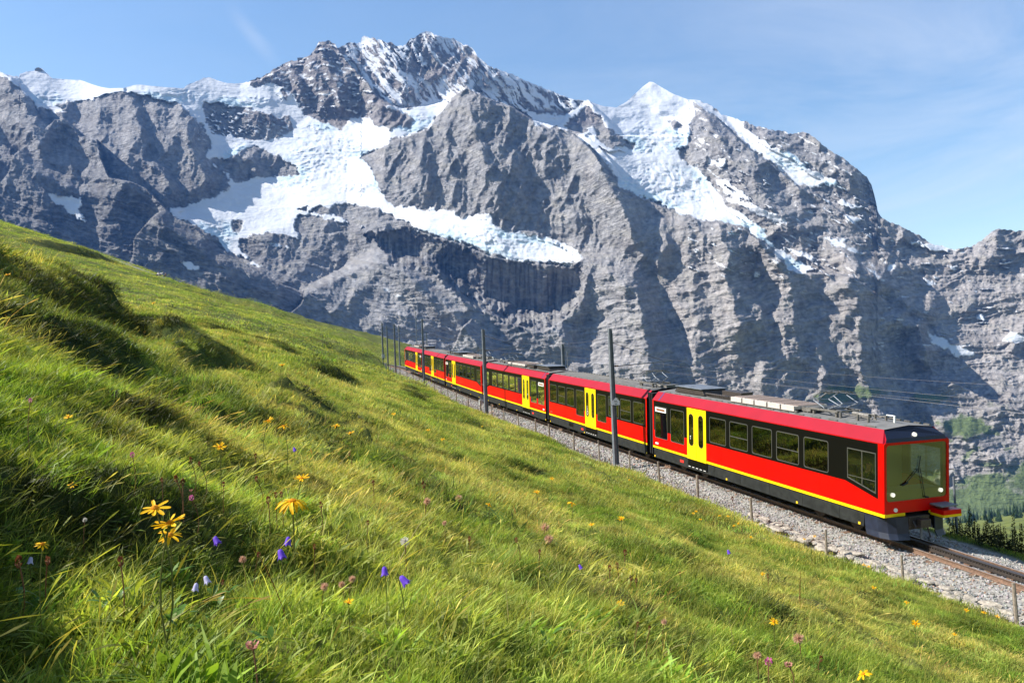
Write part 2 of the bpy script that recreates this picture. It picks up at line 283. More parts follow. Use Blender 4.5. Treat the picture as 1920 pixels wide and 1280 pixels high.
def make_mountain():
    # coarse field in directions, then sampled on the fine surface
    cs = 4.0; cx = np.arange(-440, 2380, cs); cy = np.arange(-80, 1040, cs)
    CX, CY = np.meshgrid(cx, cy); CX = CX.astype(np.float32); CY = CY.astype(np.float32)
    def blob(l, w=1.0):
        t = np.zeros_like(CX)
        for (a, b, rx, ry) in l: t = np.maximum(t, 1-np.sqrt(((CX-a)/rx)**2+((CY-b)/ry)**2))
        return t
    S = np.full(CX.shape, 1e3, np.float32)
    sd = {k: sdf_poly(CX, CY, v) for k, v in SNOW.items()}
    for v in sd.values(): S = np.minimum(S, v)
    for k, v in HOLES.items(): S = np.maximum(S, -sdf_poly(CX, CY, v))
    ice = blob(ICE); mead = blob(MEADOW)
    K = np.full(CX.shape, .74, np.float32)
    K = K + .12*fbm(CX/90, CY/60, 3, 40)
    sn = sstep(4, -8, S)
    gentle = np.where((CX < 1100), 1.75, 1.15)
    gentle = np.where(sd['hang'] < 6, .95, gentle)
    K = K*(1-sn)+gentle*sn
    K = K*(1-.5*sn*sstep(.1, .8, ice)) + .25*sn*sstep(.1, .8, ice)
    K = np.where((CX > 1150) & (CX < 1320) & (CY < 225), .95, K)
    # lower edge of an ice body ends in a wall
    lower = np.roll(S, -3, 0) - S
    K = np.where((S > -9) & (S < 3) & (lower > 6) & (ice > .05), .12, K)
    cq = sdf_poly(CX, CY, [(690,440),(760,428),(860,458),(960,492),(1090,497),(1100,520),(1092,565),(1050,602),(1020,622),(950,608),(900,580),(850,545),(800,500),(740,500)])
    K = np.where((CX > 1620) & (CY > 455) & (CY < 720), np.where(np.sin(CY/13.+CX/70.) > .2, .35, 1.5), K)   # stepped benches in the west
    K = np.where(mead > 0, 1.25, K)
    cen = sdf_poly(CX, CY, [(690,300),(800,245),(875,165),(1040,240),(1160,345),(1230,480),(1090,480),(930,425),(800,390),(727,377)])
    dK = -.12*sstep(15, -25, cen)*(1-sn)
    kk = np.ones(7)/7
    for ax in (0, 1): K = np.apply_along_axis(lambda a: np.convolve(np.pad(a, 3, 'edge'), kk[:7], 'valid'), ax, K) if ax else K
    I = np.cumsum(K[::-1], 0)[::-1]*cs
    g = np.exp(-np.linspace(-2, 2, 41)**2); g /= g.sum()
    I = np.apply_along_axis(lambda a: np.convolve(np.pad(a, 20, 'edge'), g, 'valid'), 1, I)
    gw = np.exp(-np.linspace(-2, 2, 181)**2); gw /= gw.sum()
    wide = np.apply_along_axis(lambda a: np.convolve(np.pad(a, 90, 'edge'), gw, 'valid'), 1, I)
    I = I - .85*(wide - wide.mean(1, keepdims=True))
    I = I + np.cumsum(dK[::-1], 0)[::-1]*cs
    Rg = np.zeros_like(CX)
    W1 = fbm(CX/45, CY/45, 3, 70)*12; W2 = fbm(CX/45, CY/45, 3, 80)*12
    XW = CX+W1; YW = CY+W2
    for pts, A, wl_, wr in RIDGE:
        d, s, t = dist_line(XW, YW, pts)       # walking downhill, + side is to the left in the photograph
        w = np.where(s > 0, wl_, wr).astype(np.float32)
        env = np.clip(np.minimum(t*5+.35, (1-t)*4+.1), 0, 1)
        Rg = Rg + A*1.75*env*np.clip(1-d/w, 0, 1)**1.15
    slope_l = sdf_poly(CX, CY, [(-420,250),(0,225),(70,300),(150,345),(250,350),(320,405),(410,468),(560,535),(700,470),(760,490),(850,560),(960,690),(800,760),(340,640),(-420,520)])
    # ---- fine surface
    xs = np.arange(-400, 2320, MQ)
    top = np.interp(xs, [p[0] for p in SKY], [p[1] for p in SKY]); bot = np.interp(xs, [p[0] for p in BOT], [p[1] for p in BOT])
    rockedge = np.interp(xs, [-400,0,14,30,96,104,345,352,385,400,455,465,885,1100,1112,1300,1320,2300], [1,1,.1,1,1,.1,.1,.5,.5,.1,.2,1,1,.8,.12,.15,1,.9])
    top = top + (pn(xs/9, xs*0, 3)*2.6+pn(xs/4, xs*0+5, 4)*1.4+pn(xs/22, xs*0+9, 4)*2.4)*rockedge
    nr = int(760/MQ); t = np.linspace(0, 1, nr)**1.0
    PX = np.repeat(xs[None], nr, 0).astype(np.float32); PY = (top[None]+(bot-top)[None]*t[:, None]).astype(np.float32)
    def samp(A):
        fx = (PX-cx[0])/cs; fy = np.clip((PY-cy[0])/cs, 0, len(cy)-1.01); i = fx.astype(int); j = fy.astype(int); u = fx-i; v = fy-j
        return (A[j, i]*(1-u)+A[j, i+1]*u)*(1-v)+(A[j+1, i]*(1-u)+A[j+1, i+1]*u)*v
    Sl = samp(slope_l)
    Is, Ss, Rs, Ic, Me, Cq = samp(I), samp(S), samp(Rg), samp(ice), samp(mead), samp(cq)
    N1 = fbm(PX/26, PY/26, 5, 10); N2 = fbm(PX/11, PY/11, 4, 20)
    Sn = Ss + N1*9 + N2*5 + pn(PX/4, PY/4, 77)*1.6
    snow = sstep(1.0, -1.0, Sn)
    # fluted snow on the rear face, lying between the rock ribs
    rear = sstep(0, 1, np.clip((PX-632)/20, 0, 1)*np.clip((1110-PX)/40, 0, 1)*np.clip((205-PY)/10+(PX-850)/60*.2, 0, 1))
    fan = (PX-640)*.80 - (PY-90)*.62 + 10*fbm(PX/60, PY/60, 2, 5)
    fanw = fan+5*fbm(PX/22, PY/30, 3, 34)
    fl = .5-.75*(fbm(fanw/8, (PY+PX*.4)/70, 5, 31, .6)+.55*fbm(fanw/3.2, (PY+PX*.4)/26, 3, 35)+.25*fbm(PX/9, PY/5, 3, 36))
    frock = np.clip(1-np.hypot((PX-830)/95, (PY-118)/38), 0, 1)
    fs = sstep(.64, .46, fl+.34*frock+.20*N2+.16*N1)*rear
    behind = (PY < np.interp(PX, [600,632,655,690,705,735,752,800,838,856,875,910,955,1000,1110], [0,86,120,155,178,197,204,199,190,176,165,182,199,226,255]))
    fs = fs*behind
    cap = sstep(3.5, 1.0, (PY-top[None]) + N2*3)*((PX > 790) & (PX < 1110))*1.0
    snow = np.maximum(snow, np.maximum(fs, cap))
    # drifts on the ledges of the summit rocks
    dr = sstep(.16, .24, fbm(PX/14, PY/6, 4, 90)+.12*N2-.10*np.clip((PY-150)/90, 0, 2))*((PY < 215) & (PX > 440) & (PX < 700))
    snow = np.maximum(snow, dr*.95)
    dr2 = sstep(.30, .36, fbm((PX+PY*.4)/26, (PY-PX*.45)/6, 4, 95))*((PX > 1290) & (PX < 1660) & (PY < 520))
    dr3 = .9*sstep(.40, .45, fbm(PX/34, PY/7, 4, 96))*((PX > 1620) & (PY < 680)); dr4 = sstep(.16, .26, fbm((PX+PY)/16, (PY-PX*.5)/5, 4, 97))*(sstep(10,-5,np.abs(PY-235)-25)*((PX>370)&(PX<540)))
    snow = np.clip(np.maximum(snow, np.maximum(np.maximum(dr2, dr3), dr4)), 0, 1)
    rock = (1-snow)*(1-.78*sstep(.02, .30, Me+.2*N1))
    # relief, all in px of arc; large forms first
    D = -Rs*(1-.6*snow*(Ss < -8))
    wx = PX+14*fbm(PX/70, PY/70, 3, 60); wy = PY+14*fbm(PX/70, PY/70, 3, 61)
    D = D - rock*24*(ridged(wx/120, wy/150, 4, 1)-.4)
    cent = sstep(30, -10, np.abs(PX-(900+.35*(PY-300)))-170)*sstep(520, 470, PY)     # the central pyramid: steep wrinkled folds
    up = sstep(560, 480, PY)
    a = radians(24); rx_ = wx*cos(a)+wy*sin(a); ry_ = -wx*sin(a)+wy*cos(a)
    fold = ridged(rx_/22, ry_/75, 5, 2)
    D = D - rock*(cent*8.5+.5*(1-cent)*up*8)*(fold-.4)*1.25
    fold2 = ridged((wx*.9-wy*.42)/15, (wx*.3+wy)/46, 4, 8)
    D = D - rock*(cent*3.6+2.6*(1-cent))*(fold2-.4)
    # bedding: cliffs and ledges
    tilt = np.where(PX < 760, -.28, np.interp(PX, [760, 1100, 1500, 2300], [-.12, -.05, .03, .05]))
    hb = wy + tilt*PX*1.0 + 5*N1
    strata = np.zeros_like(PX)
    sw = (sstep(380, 560, PY)+.85*sstep(1290, 1380, PX)*sstep(200, 300, PY)*sstep(0,1,1.0)); sw = np.clip(np.maximum(sw, sstep(560, 420, PX)*sstep(330, 400, PY)), 0, 1)*sstep(-2, 14, Cq)
    for per, am, sd_ in ((31, 5.0, 0), (13.5, 2.8, 3), (6.3, 1.3, 6)):
        ph = hb/per + .35*fbm(PX/(per*7), PY/(per*2.5), 2, 50+sd_); f = ph-np.floor(ph)
        st = np.where(f < .68, f/.68*0.0 + (f/.68), 1-(f-.68)/.32)          # cliff 68 %, ledge 32 %
        lay = .45+.9*sstep(-.25, .35, fbm(PX/(per*5), PY/(per*5), 3, 55+sd_))
        strata = strata + am*lay*(st-.5)
    D = D + rock*sw*(strata - 2.4*(ridged(PX/75, hb/8.5, 4, 57, .6)-.4))
    # broken buttresses between the ledges
    D = D - rock*sw*3.6*(ridged(wx/24, wy/38, 6, 4, .58)-.4)
    D = D - rock*4.6*(ridged(wx/48, wy/60, 6, 9, .55)-.4)
    D = D - rock*1.5*N2 - rock*2.2*(ridged(PX/9, PY/10, 4, 24, .6)-.4) - rock*.7*fbm(PX/4.2, PY/3.4, 3, 23)
    rib = ridged(fan/6, (PY+PX*.4)/70, 3, 33)
    D = D - rear*behind*(3.0*fl + 1.6*rib) + (behind & (PX > 632))*.52*np.clip(PX-640, 0, 480)
    # cirque wall: water-streaked vertical pillars
    D = D - sstep(2, -8, Cq)*(7*ridged(wx/34, wy/80, 5, 12, .6)+3*ridged(wx/13, wy/30, 4, 18, .6))
    # ice: seracs and crevasses
    icm = snow*sstep(.10, .55, Ic+.45*fbm(PX/36, PY/20, 4, 27))
    crev = ridged((wx+wy*.4)/26, (wy-wx*.25)/7, 5, 13, .6); ser = fbm(wx/9, wy/6, 4, 14)
    D = D + icm*(3.4*(crev-.35) + 2.6*ser + 3.0*fbm(wx/22, wy/13, 4, 19))
    D = D + snow*(4.5*fbm(PX/40, PY/22, 4, 15)+1.0*ser+.9*(ridged(wx/60, wy/18, 4, 16)-.4))*sstep(0, .5, 1.3-sstep(60, 20, np.hypot(PX-1225, PY-190)))
    D = D + Me.clip(0, 1)*0
    # the cirque wall leans out over its own foot; the slopes left of it face away from the morning sun
    rim = np.interp(PX, [690,760,860,960,1090,1110], [436,430,459,492,497,505])
    Cn = Cq + 16*N1 + 7*N2 + 5*(ridged(PX/16, PY/60, 3, 64)-.4)
    D = D + sstep(1.5, -1.5, Cn)*np.minimum(1.15*np.clip(PY-rim, 0, 200)+12, 2.6*np.clip(-Cn, 0, 200)+12)
    D = D + sstep(6, -22, Sl)*(.50*(PX+420) - 170*np.floor((PX+420+70*fbm(PX/200, PY/120, 2, 63)+.9*PY)/370.))*.85
    for pts, J, rad in STEP:
        xs_ = [p[0] for p in pts]; ye = np.interp(PX, xs_, [p[1] for p in pts]) + N2*2.5 + pn(PX/5, PX*0, 7)*1.0
        env = np.interp(PX, [xs_[0]-5, xs_[0]+rad*.35+10, xs_[-1]-rad*.3-10, xs_[-1]+5], [0, 1, 1, 0])
        D = D - J*env*sstep(-1.2, 1.2, PY-ye)*np.clip(1-(PY-ye)/rad, 0, 1)**1.0
    LR = (Is + D)/F
    Rr = 2050*np.exp(LR + np.interp(PX, [-420, 620, 760, 1060, 2320], [-.04*1040, 0, -6, -40, -40-.17*1260])/F)
    P = ray(PX, PY)*Rr[..., None]
    me = grid_mesh('mountain', P)
    # own colours of rock, snow, ice, turf; shade painted in on the left slopes
    c = lambda *v: np.array(v, np.float32)
    n3 = fbm(PX/60, PY/35, 4, 41)[..., None]; n4 = N2[..., None]; n5 = (fbm(PX/9+PY/60, hb/6, 4, 42)*.7+.75*sw*fbm(PX/70, hb/3.4, 3, 48))[..., None]
    rockc = c(.245,.242,.248)*(1+.35*n3+.30*n4+.65*n5)
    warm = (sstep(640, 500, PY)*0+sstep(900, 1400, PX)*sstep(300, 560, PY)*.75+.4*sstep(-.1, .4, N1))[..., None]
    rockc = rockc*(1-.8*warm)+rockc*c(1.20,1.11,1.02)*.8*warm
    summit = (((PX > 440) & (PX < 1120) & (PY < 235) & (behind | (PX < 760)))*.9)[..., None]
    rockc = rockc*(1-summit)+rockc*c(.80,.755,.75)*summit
    leftd = (sstep(760, 300, PX)*sstep(250, 420, PY))[..., None]; rockc = rockc*(1-.44*leftd)  # left slopes darkened in the rock colour to deepen their shade
    streak = (sstep(3, -8, Cq)*sstep(.1, .6, ridged(PX/11, PY/160, 3, 17)+.2*N1))[..., None]; rockc = rockc*(1-.55*streak)
    scree = (sstep(.08, .3, fbm(PX/50+PY/90, PY/18-PX/120, 3, 43))*sstep(500, 700, PX+PY)*.5)[..., None]
    rockc = rockc*(1-scree)+c(.30,.285,.26)*scree
    turf = np.maximum(sstep(.04, .40, Me+.40*fbm((PX+PY*.5)/30, PY/16, 5, 47)+.25*N2)*(Me > .01), sstep(.2, .3, fbm(PX/40, PY/16, 4, 44)+.0012*(PY-860))*sstep(720, 800, PY)*(PX > 1450)*.8)[..., None]
    turfc = c(.105,.140,.055)*(1+.25*n4+.3*n3)
    rockc = rockc*(1-turf)+turfc*turf
    snowc = c(.56,.58,.62)*(1+.03*n4)
    dirty = (sstep(.05, .5, fbm((PX+PY*.5)/30, (PY-PX*.3)/7, 4, 45))*.35*(1-sstep(-60, -10, Ss))+.16*sstep(.1, .5, ridged((PX+PY)/60, (PY-PX*.2)/9, 3, 46))*((PY > 340) & (PX < 760)))[..., None]
    snowc = snowc*(1-dirty)+c(.50,.48,.45)*dirty
    icef = (icm*sstep(.15, .7, .55*crev+.5*sstep(-.1, .5, ser)+.55*sstep(-22, -3, Ss)-.1))[..., None]
    snowc = snowc*(1-.6*icef)+c(.38,.54,.63)*.6*icef
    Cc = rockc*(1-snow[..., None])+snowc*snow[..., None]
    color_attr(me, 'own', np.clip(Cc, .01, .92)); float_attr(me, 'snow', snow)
    m = bpy.data.materials.new('rock and ice'); m.use_nodes = True; N = m.node_tree.nodes; L = m.node_tree.links; b = N['Principled BSDF']
    at_ = N.new('ShaderNodeAttribute'); at_.attribute_name = 'own'; sn_ = N.new('ShaderNodeAttribute'); sn_.attribute_name = 'snow'
    g_ = N.new('ShaderNodeNewGeometry'); n_ = N.new('ShaderNodeTexNoise'); n_.inputs['Scale'].default_value = .055; n_.inputs['Detail'].default_value = 8; n_.inputs['Roughness'].default_value = .65
    L.new(g_.outputs['Position'], n_.inputs['Vector']); mr_ = N.new('ShaderNodeMapRange'); mr_.inputs['From Min'].default_value = .3; mr_.inputs['From Max'].default_value = .7; mr_.inputs['To Min'].default_value = .72; mr_.inputs['To Max'].default_value = 1.25
    L.new(n_.outputs['Fac'], mr_.inputs['Value'])
    keep = N.new('ShaderNodeMix'); keep.data_type = 'FLOAT'; L.new(sn_.outputs['Fac'], keep.inputs[0]); L.new(mr_.outputs[0], keep.inputs[2]); keep.inputs[3].default_value = 1
    vm = N.new('ShaderNodeVectorMath'); vm.operation = 'SCALE'; L.new(at_.outputs['Color'], vm.inputs[0]); L.new(keep.outputs[0], vm.inputs['Scale']); L.new(vm.outputs[0], b.inputs['Base Color'])
    mp_ = N.new('ShaderNodeMapping'); mp_.inputs['Scale'].default_value = (.012, .012, .11); mp_.inputs['Rotation'].default_value = (0, .06, 0); L.new(g_.outputs['Position'], mp_.inputs['Vector'])
    ns_ = N.new('ShaderNodeTexNoise'); ns_.inputs['Scale'].default_value = 1; ns_.inputs['Detail'].default_value = 6; ns_.inputs['Roughness'].default_value = .6; L.new(mp_.outputs[0], ns_.inputs['Vector'])
    ad_ = N.new('ShaderNodeMath'); ad_.operation = 'ADD'; L.new(n_.outputs['Fac'], ad_.inputs[0]); L.new(ns_.outputs['Fac'], ad_.inputs[1])
    bp = N.new('ShaderNodeBump'); bp.inputs['Distance'].default_value = 14; bp.inputs['Strength'].default_value = .9; L.new(ad_.outputs[0], bp.inputs['Height'])
    st_ = N.new('ShaderNodeMapRange'); st_.inputs['To Min'].default_value = .9; st_.inputs['To Max'].default_value = .25; L.new(sn_.outputs['Fac'], st_.inputs['Value']); L.new(st_.outputs[0], bp.inputs['Strength'])
    L.new(bp.outputs[0], b.inputs['Normal']); b.inputs['Roughness'].default_value = .9; b.inputs['Specular IOR Level'].default_value = .15
    me.materials.append(m)
    o = bpy.data.objects.new('mountain', me); link(o)
    tag(o, 'glaciated grey mountain wall with snow summits filling the far side of the valley', None, None, 'structure')
    return o
mountain = make_mountain()
# ------------------------------------------------------------------ the line of the track
def heading(s):
    return np.interp(s, [-60, 0, 40, 60, 96, 112, 135, 200], np.radians([18.2, 18.2, 18.0, 16.0, 15.2, 24, 52, 70]))
_S = np.arange(-90, 190, 1.0); _h = heading(_S)
_cx = np.cumsum(-np.sin(_h)); _cy = np.cumsum(np.cos(_h)); _i0 = int(np.where(_S == 0)[0][0])
_cx = _cx-_cx[_i0]+12.87; _cy = _cy-_cy[_i0]+26.3
def rail_h(s): return -6.09 + .0725*np.asarray(s, float)
def trk(s, e=0.0, dz=0.0):
    """point at distance s along the track, e to the right of it looking uphill, dz above the rail heads"""
    x = np.interp(s, _S, _cx); y = np.interp(s, _S, _cy); h = heading(s)
    return Vector((float(x+e*np.cos(h)), float(y+e*np.sin(h)), float(rail_h(s))+dz))
def trk_np(s, e, dz):
    x = np.interp(s, _S, _cx); y = np.interp(s, _S, _cy); h = heading(s)
    return np.stack([x+e*np.cos(h), y+e*np.sin(h), rail_h(s)+dz], -1)
def es(x, y):
    x = np.asarray(x, np.float32); y = np.asarray(y, np.float32)
    best = np.full(x.shape, 1e12, np.float32); e = np.zeros_like(x); s = np.zeros_like(x); st = 4
    for i in range(0, len(_S)-st, st):
        ax, ay, bx, by = _cx[i], _cy[i], _cx[i+st], _cy[i+st]; ux, uy = (bx-ax), (by-ay); L = hypot(ux, uy); ux /= L; uy /= L
        t = (x-ax)*ux+(y-ay)*uy; tc_ = np.clip(t, -1e9 if i == 0 else 0, 1e9 if i+st*2 > len(_S)-1 else L)
        q = (x-ax)*uy*1.0-(y-ay)*ux; d = q*q+(t-tc_)**2
        m = d < best; best = np.where(m, d, best); e = np.where(m, q, e); s = np.where(m, _S[i]+tc_, s)
    e = np.where(best > e*e+1e-3, np.sign(e)*np.sqrt(best), e)
    return e, s
# ------------------------------------------------------------------ natural hillside
_ctrl = []
for s_ in (-40, -25, -12, 0, 15, 30, 50, 70, 90):
    for e_, d_ in ((-3.2, -.12), (-5, .42), (-10, 2.05), (-21, 6.75), (3.6, -.9), (7, -3.4), (14, -9), (30, -21), (60, -40)):
        if e_ == -21 and s_ > 60: continue
        p = trk(s_, e_); _ctrl.append((p.x, p.y, p.z+d_))
for (px, py, d) in [(-200,410,220),(0,452,215),(90,464,210),(170,476,200),(260,503,196),(340,532,190),(420,556,186),(500,576,180),(600,610,172),(690,636,165),(740,642,168),(790,653,178),(860,700,185),
                    (0,560,60),(-300,420,110),(200,560,90),(400,590,95),(550,625,100),(640,650,115),(120,620,35),(300,640,48),(500,690,52),(690,662,128),(-300,560,40),(-500,300,170)]:
    p = at(px, py, d); _ctrl.append(tuple(p))
for (px, d, drop) in [(-300,300,26),(0,275,12),(170,265,6),(340,255,-3),(500,245,-9),(700,235,-14),(800,235,-22),(900,235,-45)]:
    p = at(px, 600, d); _ctrl.append((p[0], p[1], {0:1}.get(1,0)+drop+12))
for x_, y_, z_ in [(-40,-20,14.5),(-20,-20,7.6),(0,-15,-.1),(15,-15,-7),(-6,2,1.75),(-3,1,.45),(-12,6,4.2),(-25,12,9.3)]: _ctrl.append((x_, y_, z_))
_ctrl = np.array(_ctrl); _cs = 60.0
def _tps(r2): return r2*np.log(r2+1e-9)*.5
_A = _ctrl[:, :2]/_cs; _n = len(_A)
_Kk = _tps(((_A[:, None]-_A[None])**2).sum(-1)) + np.eye(_n)*2e-3
_Pm = np.c_[np.ones(_n), _A]; _M = np.block([[_Kk, _Pm], [_Pm.T, np.zeros((3, 3))]])
_wgt = np.linalg.solve(_M, np.r_[_ctrl[:, 2], 0, 0, 0]).astype(np.float32)
def natural(x, y):
    X = np.asarray(x, np.float32)/_cs; Y = np.asarray(y, np.float32)/_cs
    z = _wgt[_n]+_wgt[_n+1]*X+_wgt[_n+2]*Y
    for i in range(_n): z = z + _wgt[i]*_tps((X-_A[i, 0])**2+(Y-_A[i, 1])**2)
    return z
def hit(px, py, f):
    """distance along a view ray where it first meets height function f"""
    r = ray(px, py); d = np.geomspace(.6, 400, 900); z = f(r[0]*d, d)
    b = np.where(r[2]*d < z)[0]
    return float(d[b[0]]) if len(b) else None
# banks: (photograph polyline of the dark foot, height m, reach uphill m, reach downhill m)
BANKS = [
 ([(-60,560),(60,575),(170,585),(260,620),(330,655),(392,690)], .50, 2.0, 1.4), ([(-40,640),(80,650),(190,668),(270,700)], .30, 1.0, 1.2),
 ([(470,745),(540,775),(610,805),(680,838),(735,862)], .42, 1.0, .9), ([(-80,900),(60,880),(160,900),(260,935),(350,985),(395,1040)], .44, .8, .8),
 ([(545,684),(600,690),(655,706)], .45, 1.2, 1.2), ([(688,690),(720,702),(752,716)], .55, 1.5, 1.4), ([(700,716),(760,738),(800,760)], .45, 1.5, 1.3), ([(760,722),(785,730),(800,742)], .4, 1.2, 1.0),
 ([(835,775),(870,790),(898,805)], .42, 1.1, .9), ([(960,790),(975,800),(982,808)], .35, 1.0, .8), ([(1040,1090),(1130,1120),(1210,1165),(1260,1215)], .30, .6, .5),
 ([(780,935),(840,960),(890,985)], .16, .5, .4), ([(1380,1150),(1440,1170),(1500,1200)], .18, .6, .5), ([(1290,960),(1360,985),(1420,1010)], .14, .6, .5), ([(930,860),(990,875),(1040,900)], .15, .6, .5),
 ([(240,1085),(330,1110),(420,1160)], .10, .3, .3), ([(560,1010),(620,1030),(680,1060)], .12, .4, .3), ([(700,800),(760,830),(830,865)], .16, .7, .5), ([(1210,1040),(1260,1055),(1300,1080)], .12, .5, .4),
 ([(150,770),(240,790),(340,830)], .18, .6, .5),
 ([(60,438),(200,470),(330,505),(400,528)], 1.5, 8, 5), ([(20,450),(120,470),(230,496),(330,520),(430,540)], 1.3, 7, 4), ([(370,530),(450,548),(530,572)], 1.3, 6, 4), ([(400,560),(470,575),(540,600),(620,625),(680,645)], 1.0, 6, 4),
 ([(520,600),(580,615),(640,636)], .8, 4, 3), ([(260,560),(330,568),(400,590)], .5, 3, 2.2), ([(330,600),(400,615),(450,640)], .4, 2.4, 1.8), ([(440,630),(520,650),(580,676)], .3, 2.4, 1.8), ([(130,545),(200,560),(260,580)], .35, 2.2, 1.8),
]
_bk = []
def pts_d(w): return float(np.mean([hypot(*p) for p in w]))
def bank_scale(d): return .5 if d < 7 else (1.1 if d < 60 else 1.0)
for pts, A, wu, wd in BANKS:
    w = []
    for (px, py) in pts:
        d = hit(px, py, natural)
        if d: r = ray(px, py)*d; w.append((r[0], r[1]))
    if len(w) > 1: _bk.append((w, A, wu, wd))
def ground(x, y, detail=True):
    x = np.asarray(x, np.float32); y = np.asarray(y, np.float32)
    z = natural(x, y); e, s = es(x, y)
    r = np.hypot(x, y)
    rough = sstep(-2.5, -6, e)+sstep(4, 9, e)                 # nothing heaves inside the track bed
    wob = fbm(s/9, e/5, 3, 101)
    z = z + rough*(.9*fbm(x/16, y/16, 3, 102)*sstep(8, 40, r)+.16*fbm(x/3.1, y/3.1, 3, 103))
    # cattle steps along the contour: a flat tread, then a short steep face
    per = 2.3; f = e/per+.9*fbm(s/6.5, e/4, 2, 104); f = f-np.floor(f)
    prof = np.where(f < .72, f/.72*1.0, 1-(f-.72)/.28)
    z = z + rough*(prof-.5)*.50*sstep(-.08, .30, fbm(s/8, e/5, 3, 105))
    per = .85; f = e/per+1.1*fbm(s/2.4, e/1.4, 2, 106); f = f-np.floor(f); prof = np.where(f < .7, f/.7, 1-(f-.7)/.3)
    z = z + rough*(prof-.5)*.23*sstep(-.05, .3, fbm(s/3.2, e/2.2, 3, 107))*sstep(60, 15, r)
    if detail:
        z = z + rough*(.15*fbm(x/1.15, y/.9, 4, 108)*sstep(95, 30, r)+.02*fbm(x/.2, y/.2, 2, 109)*sstep(40, 12, r))
    for w, A, wu, wd in _bk:
        xs_ = [p[0] for p in w]; ys_ = [p[1] for p in w]; rad = wu*4+2
        m = (x > min(xs_)-rad) & (x < max(xs_)+rad) & (y > min(ys_)-rad) & (y < max(ys_)+rad)
        if not m.any(): continue
        xm, ym = x[m], y[m]
        d, sd, t = dist_line(xm+.25*wu*pn(xm/wu, ym/wu, 120), ym+.25*wu*pn(xm/wu, ym/wu, 121), w)
        env = sstep(0, .3, np.minimum(t, 1-t)+.04*fbm(xm/wu*1.5, ym/wu*1.5, 2, 122))*np.clip(.8+.5*fbm(xm/wu, ym/wu, 2, 123), .3, 1.2); A_ = A*bank_scale(pts_d(w)); d = d*(-sd)          # lines run away from the sun side: left is uphill
        up = d if (w[-1][1] < w[0][1]) else -d
        q = np.where(up > 0, np.exp(-(up/wu)**2), np.clip(1+up/(wd*.35), -0.25, 1)); q = np.where(up < -wd*.45, -.25*np.exp(-((-up-wd*.45)/wd)**2), q)
        z[m] = z[m] + A_*env*q
    # the bed of the line
    rh = rail_h(s)
    bed = rh + np.interp(e, [-3.3, -2.4, -1.75, -1.2, 1.2, 1.8, 2.6], [-.10, -.25, -.24, -.17, -.17, -.26, -.6])
    k = sstep(-4.4, -3.3, e)*sstep(7.5, 2.6, e)*sstep(186, 170, s)
    return z*(1-k)+bed*k
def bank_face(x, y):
    """1 on the steep lee faces of the banks, tinted dark for the shade on them and for dwarf shrub"""
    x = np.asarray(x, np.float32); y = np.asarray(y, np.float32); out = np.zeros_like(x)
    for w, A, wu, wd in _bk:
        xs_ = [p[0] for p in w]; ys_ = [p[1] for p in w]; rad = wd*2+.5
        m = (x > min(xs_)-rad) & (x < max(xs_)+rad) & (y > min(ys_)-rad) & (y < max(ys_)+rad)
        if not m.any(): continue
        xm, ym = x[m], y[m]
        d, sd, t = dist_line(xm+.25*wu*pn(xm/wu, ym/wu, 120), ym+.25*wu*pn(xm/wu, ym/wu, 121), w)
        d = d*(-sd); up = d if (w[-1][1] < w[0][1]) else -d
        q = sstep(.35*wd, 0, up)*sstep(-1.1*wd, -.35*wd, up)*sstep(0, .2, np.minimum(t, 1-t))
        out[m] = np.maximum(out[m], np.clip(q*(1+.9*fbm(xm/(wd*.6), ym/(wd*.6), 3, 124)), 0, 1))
    return out
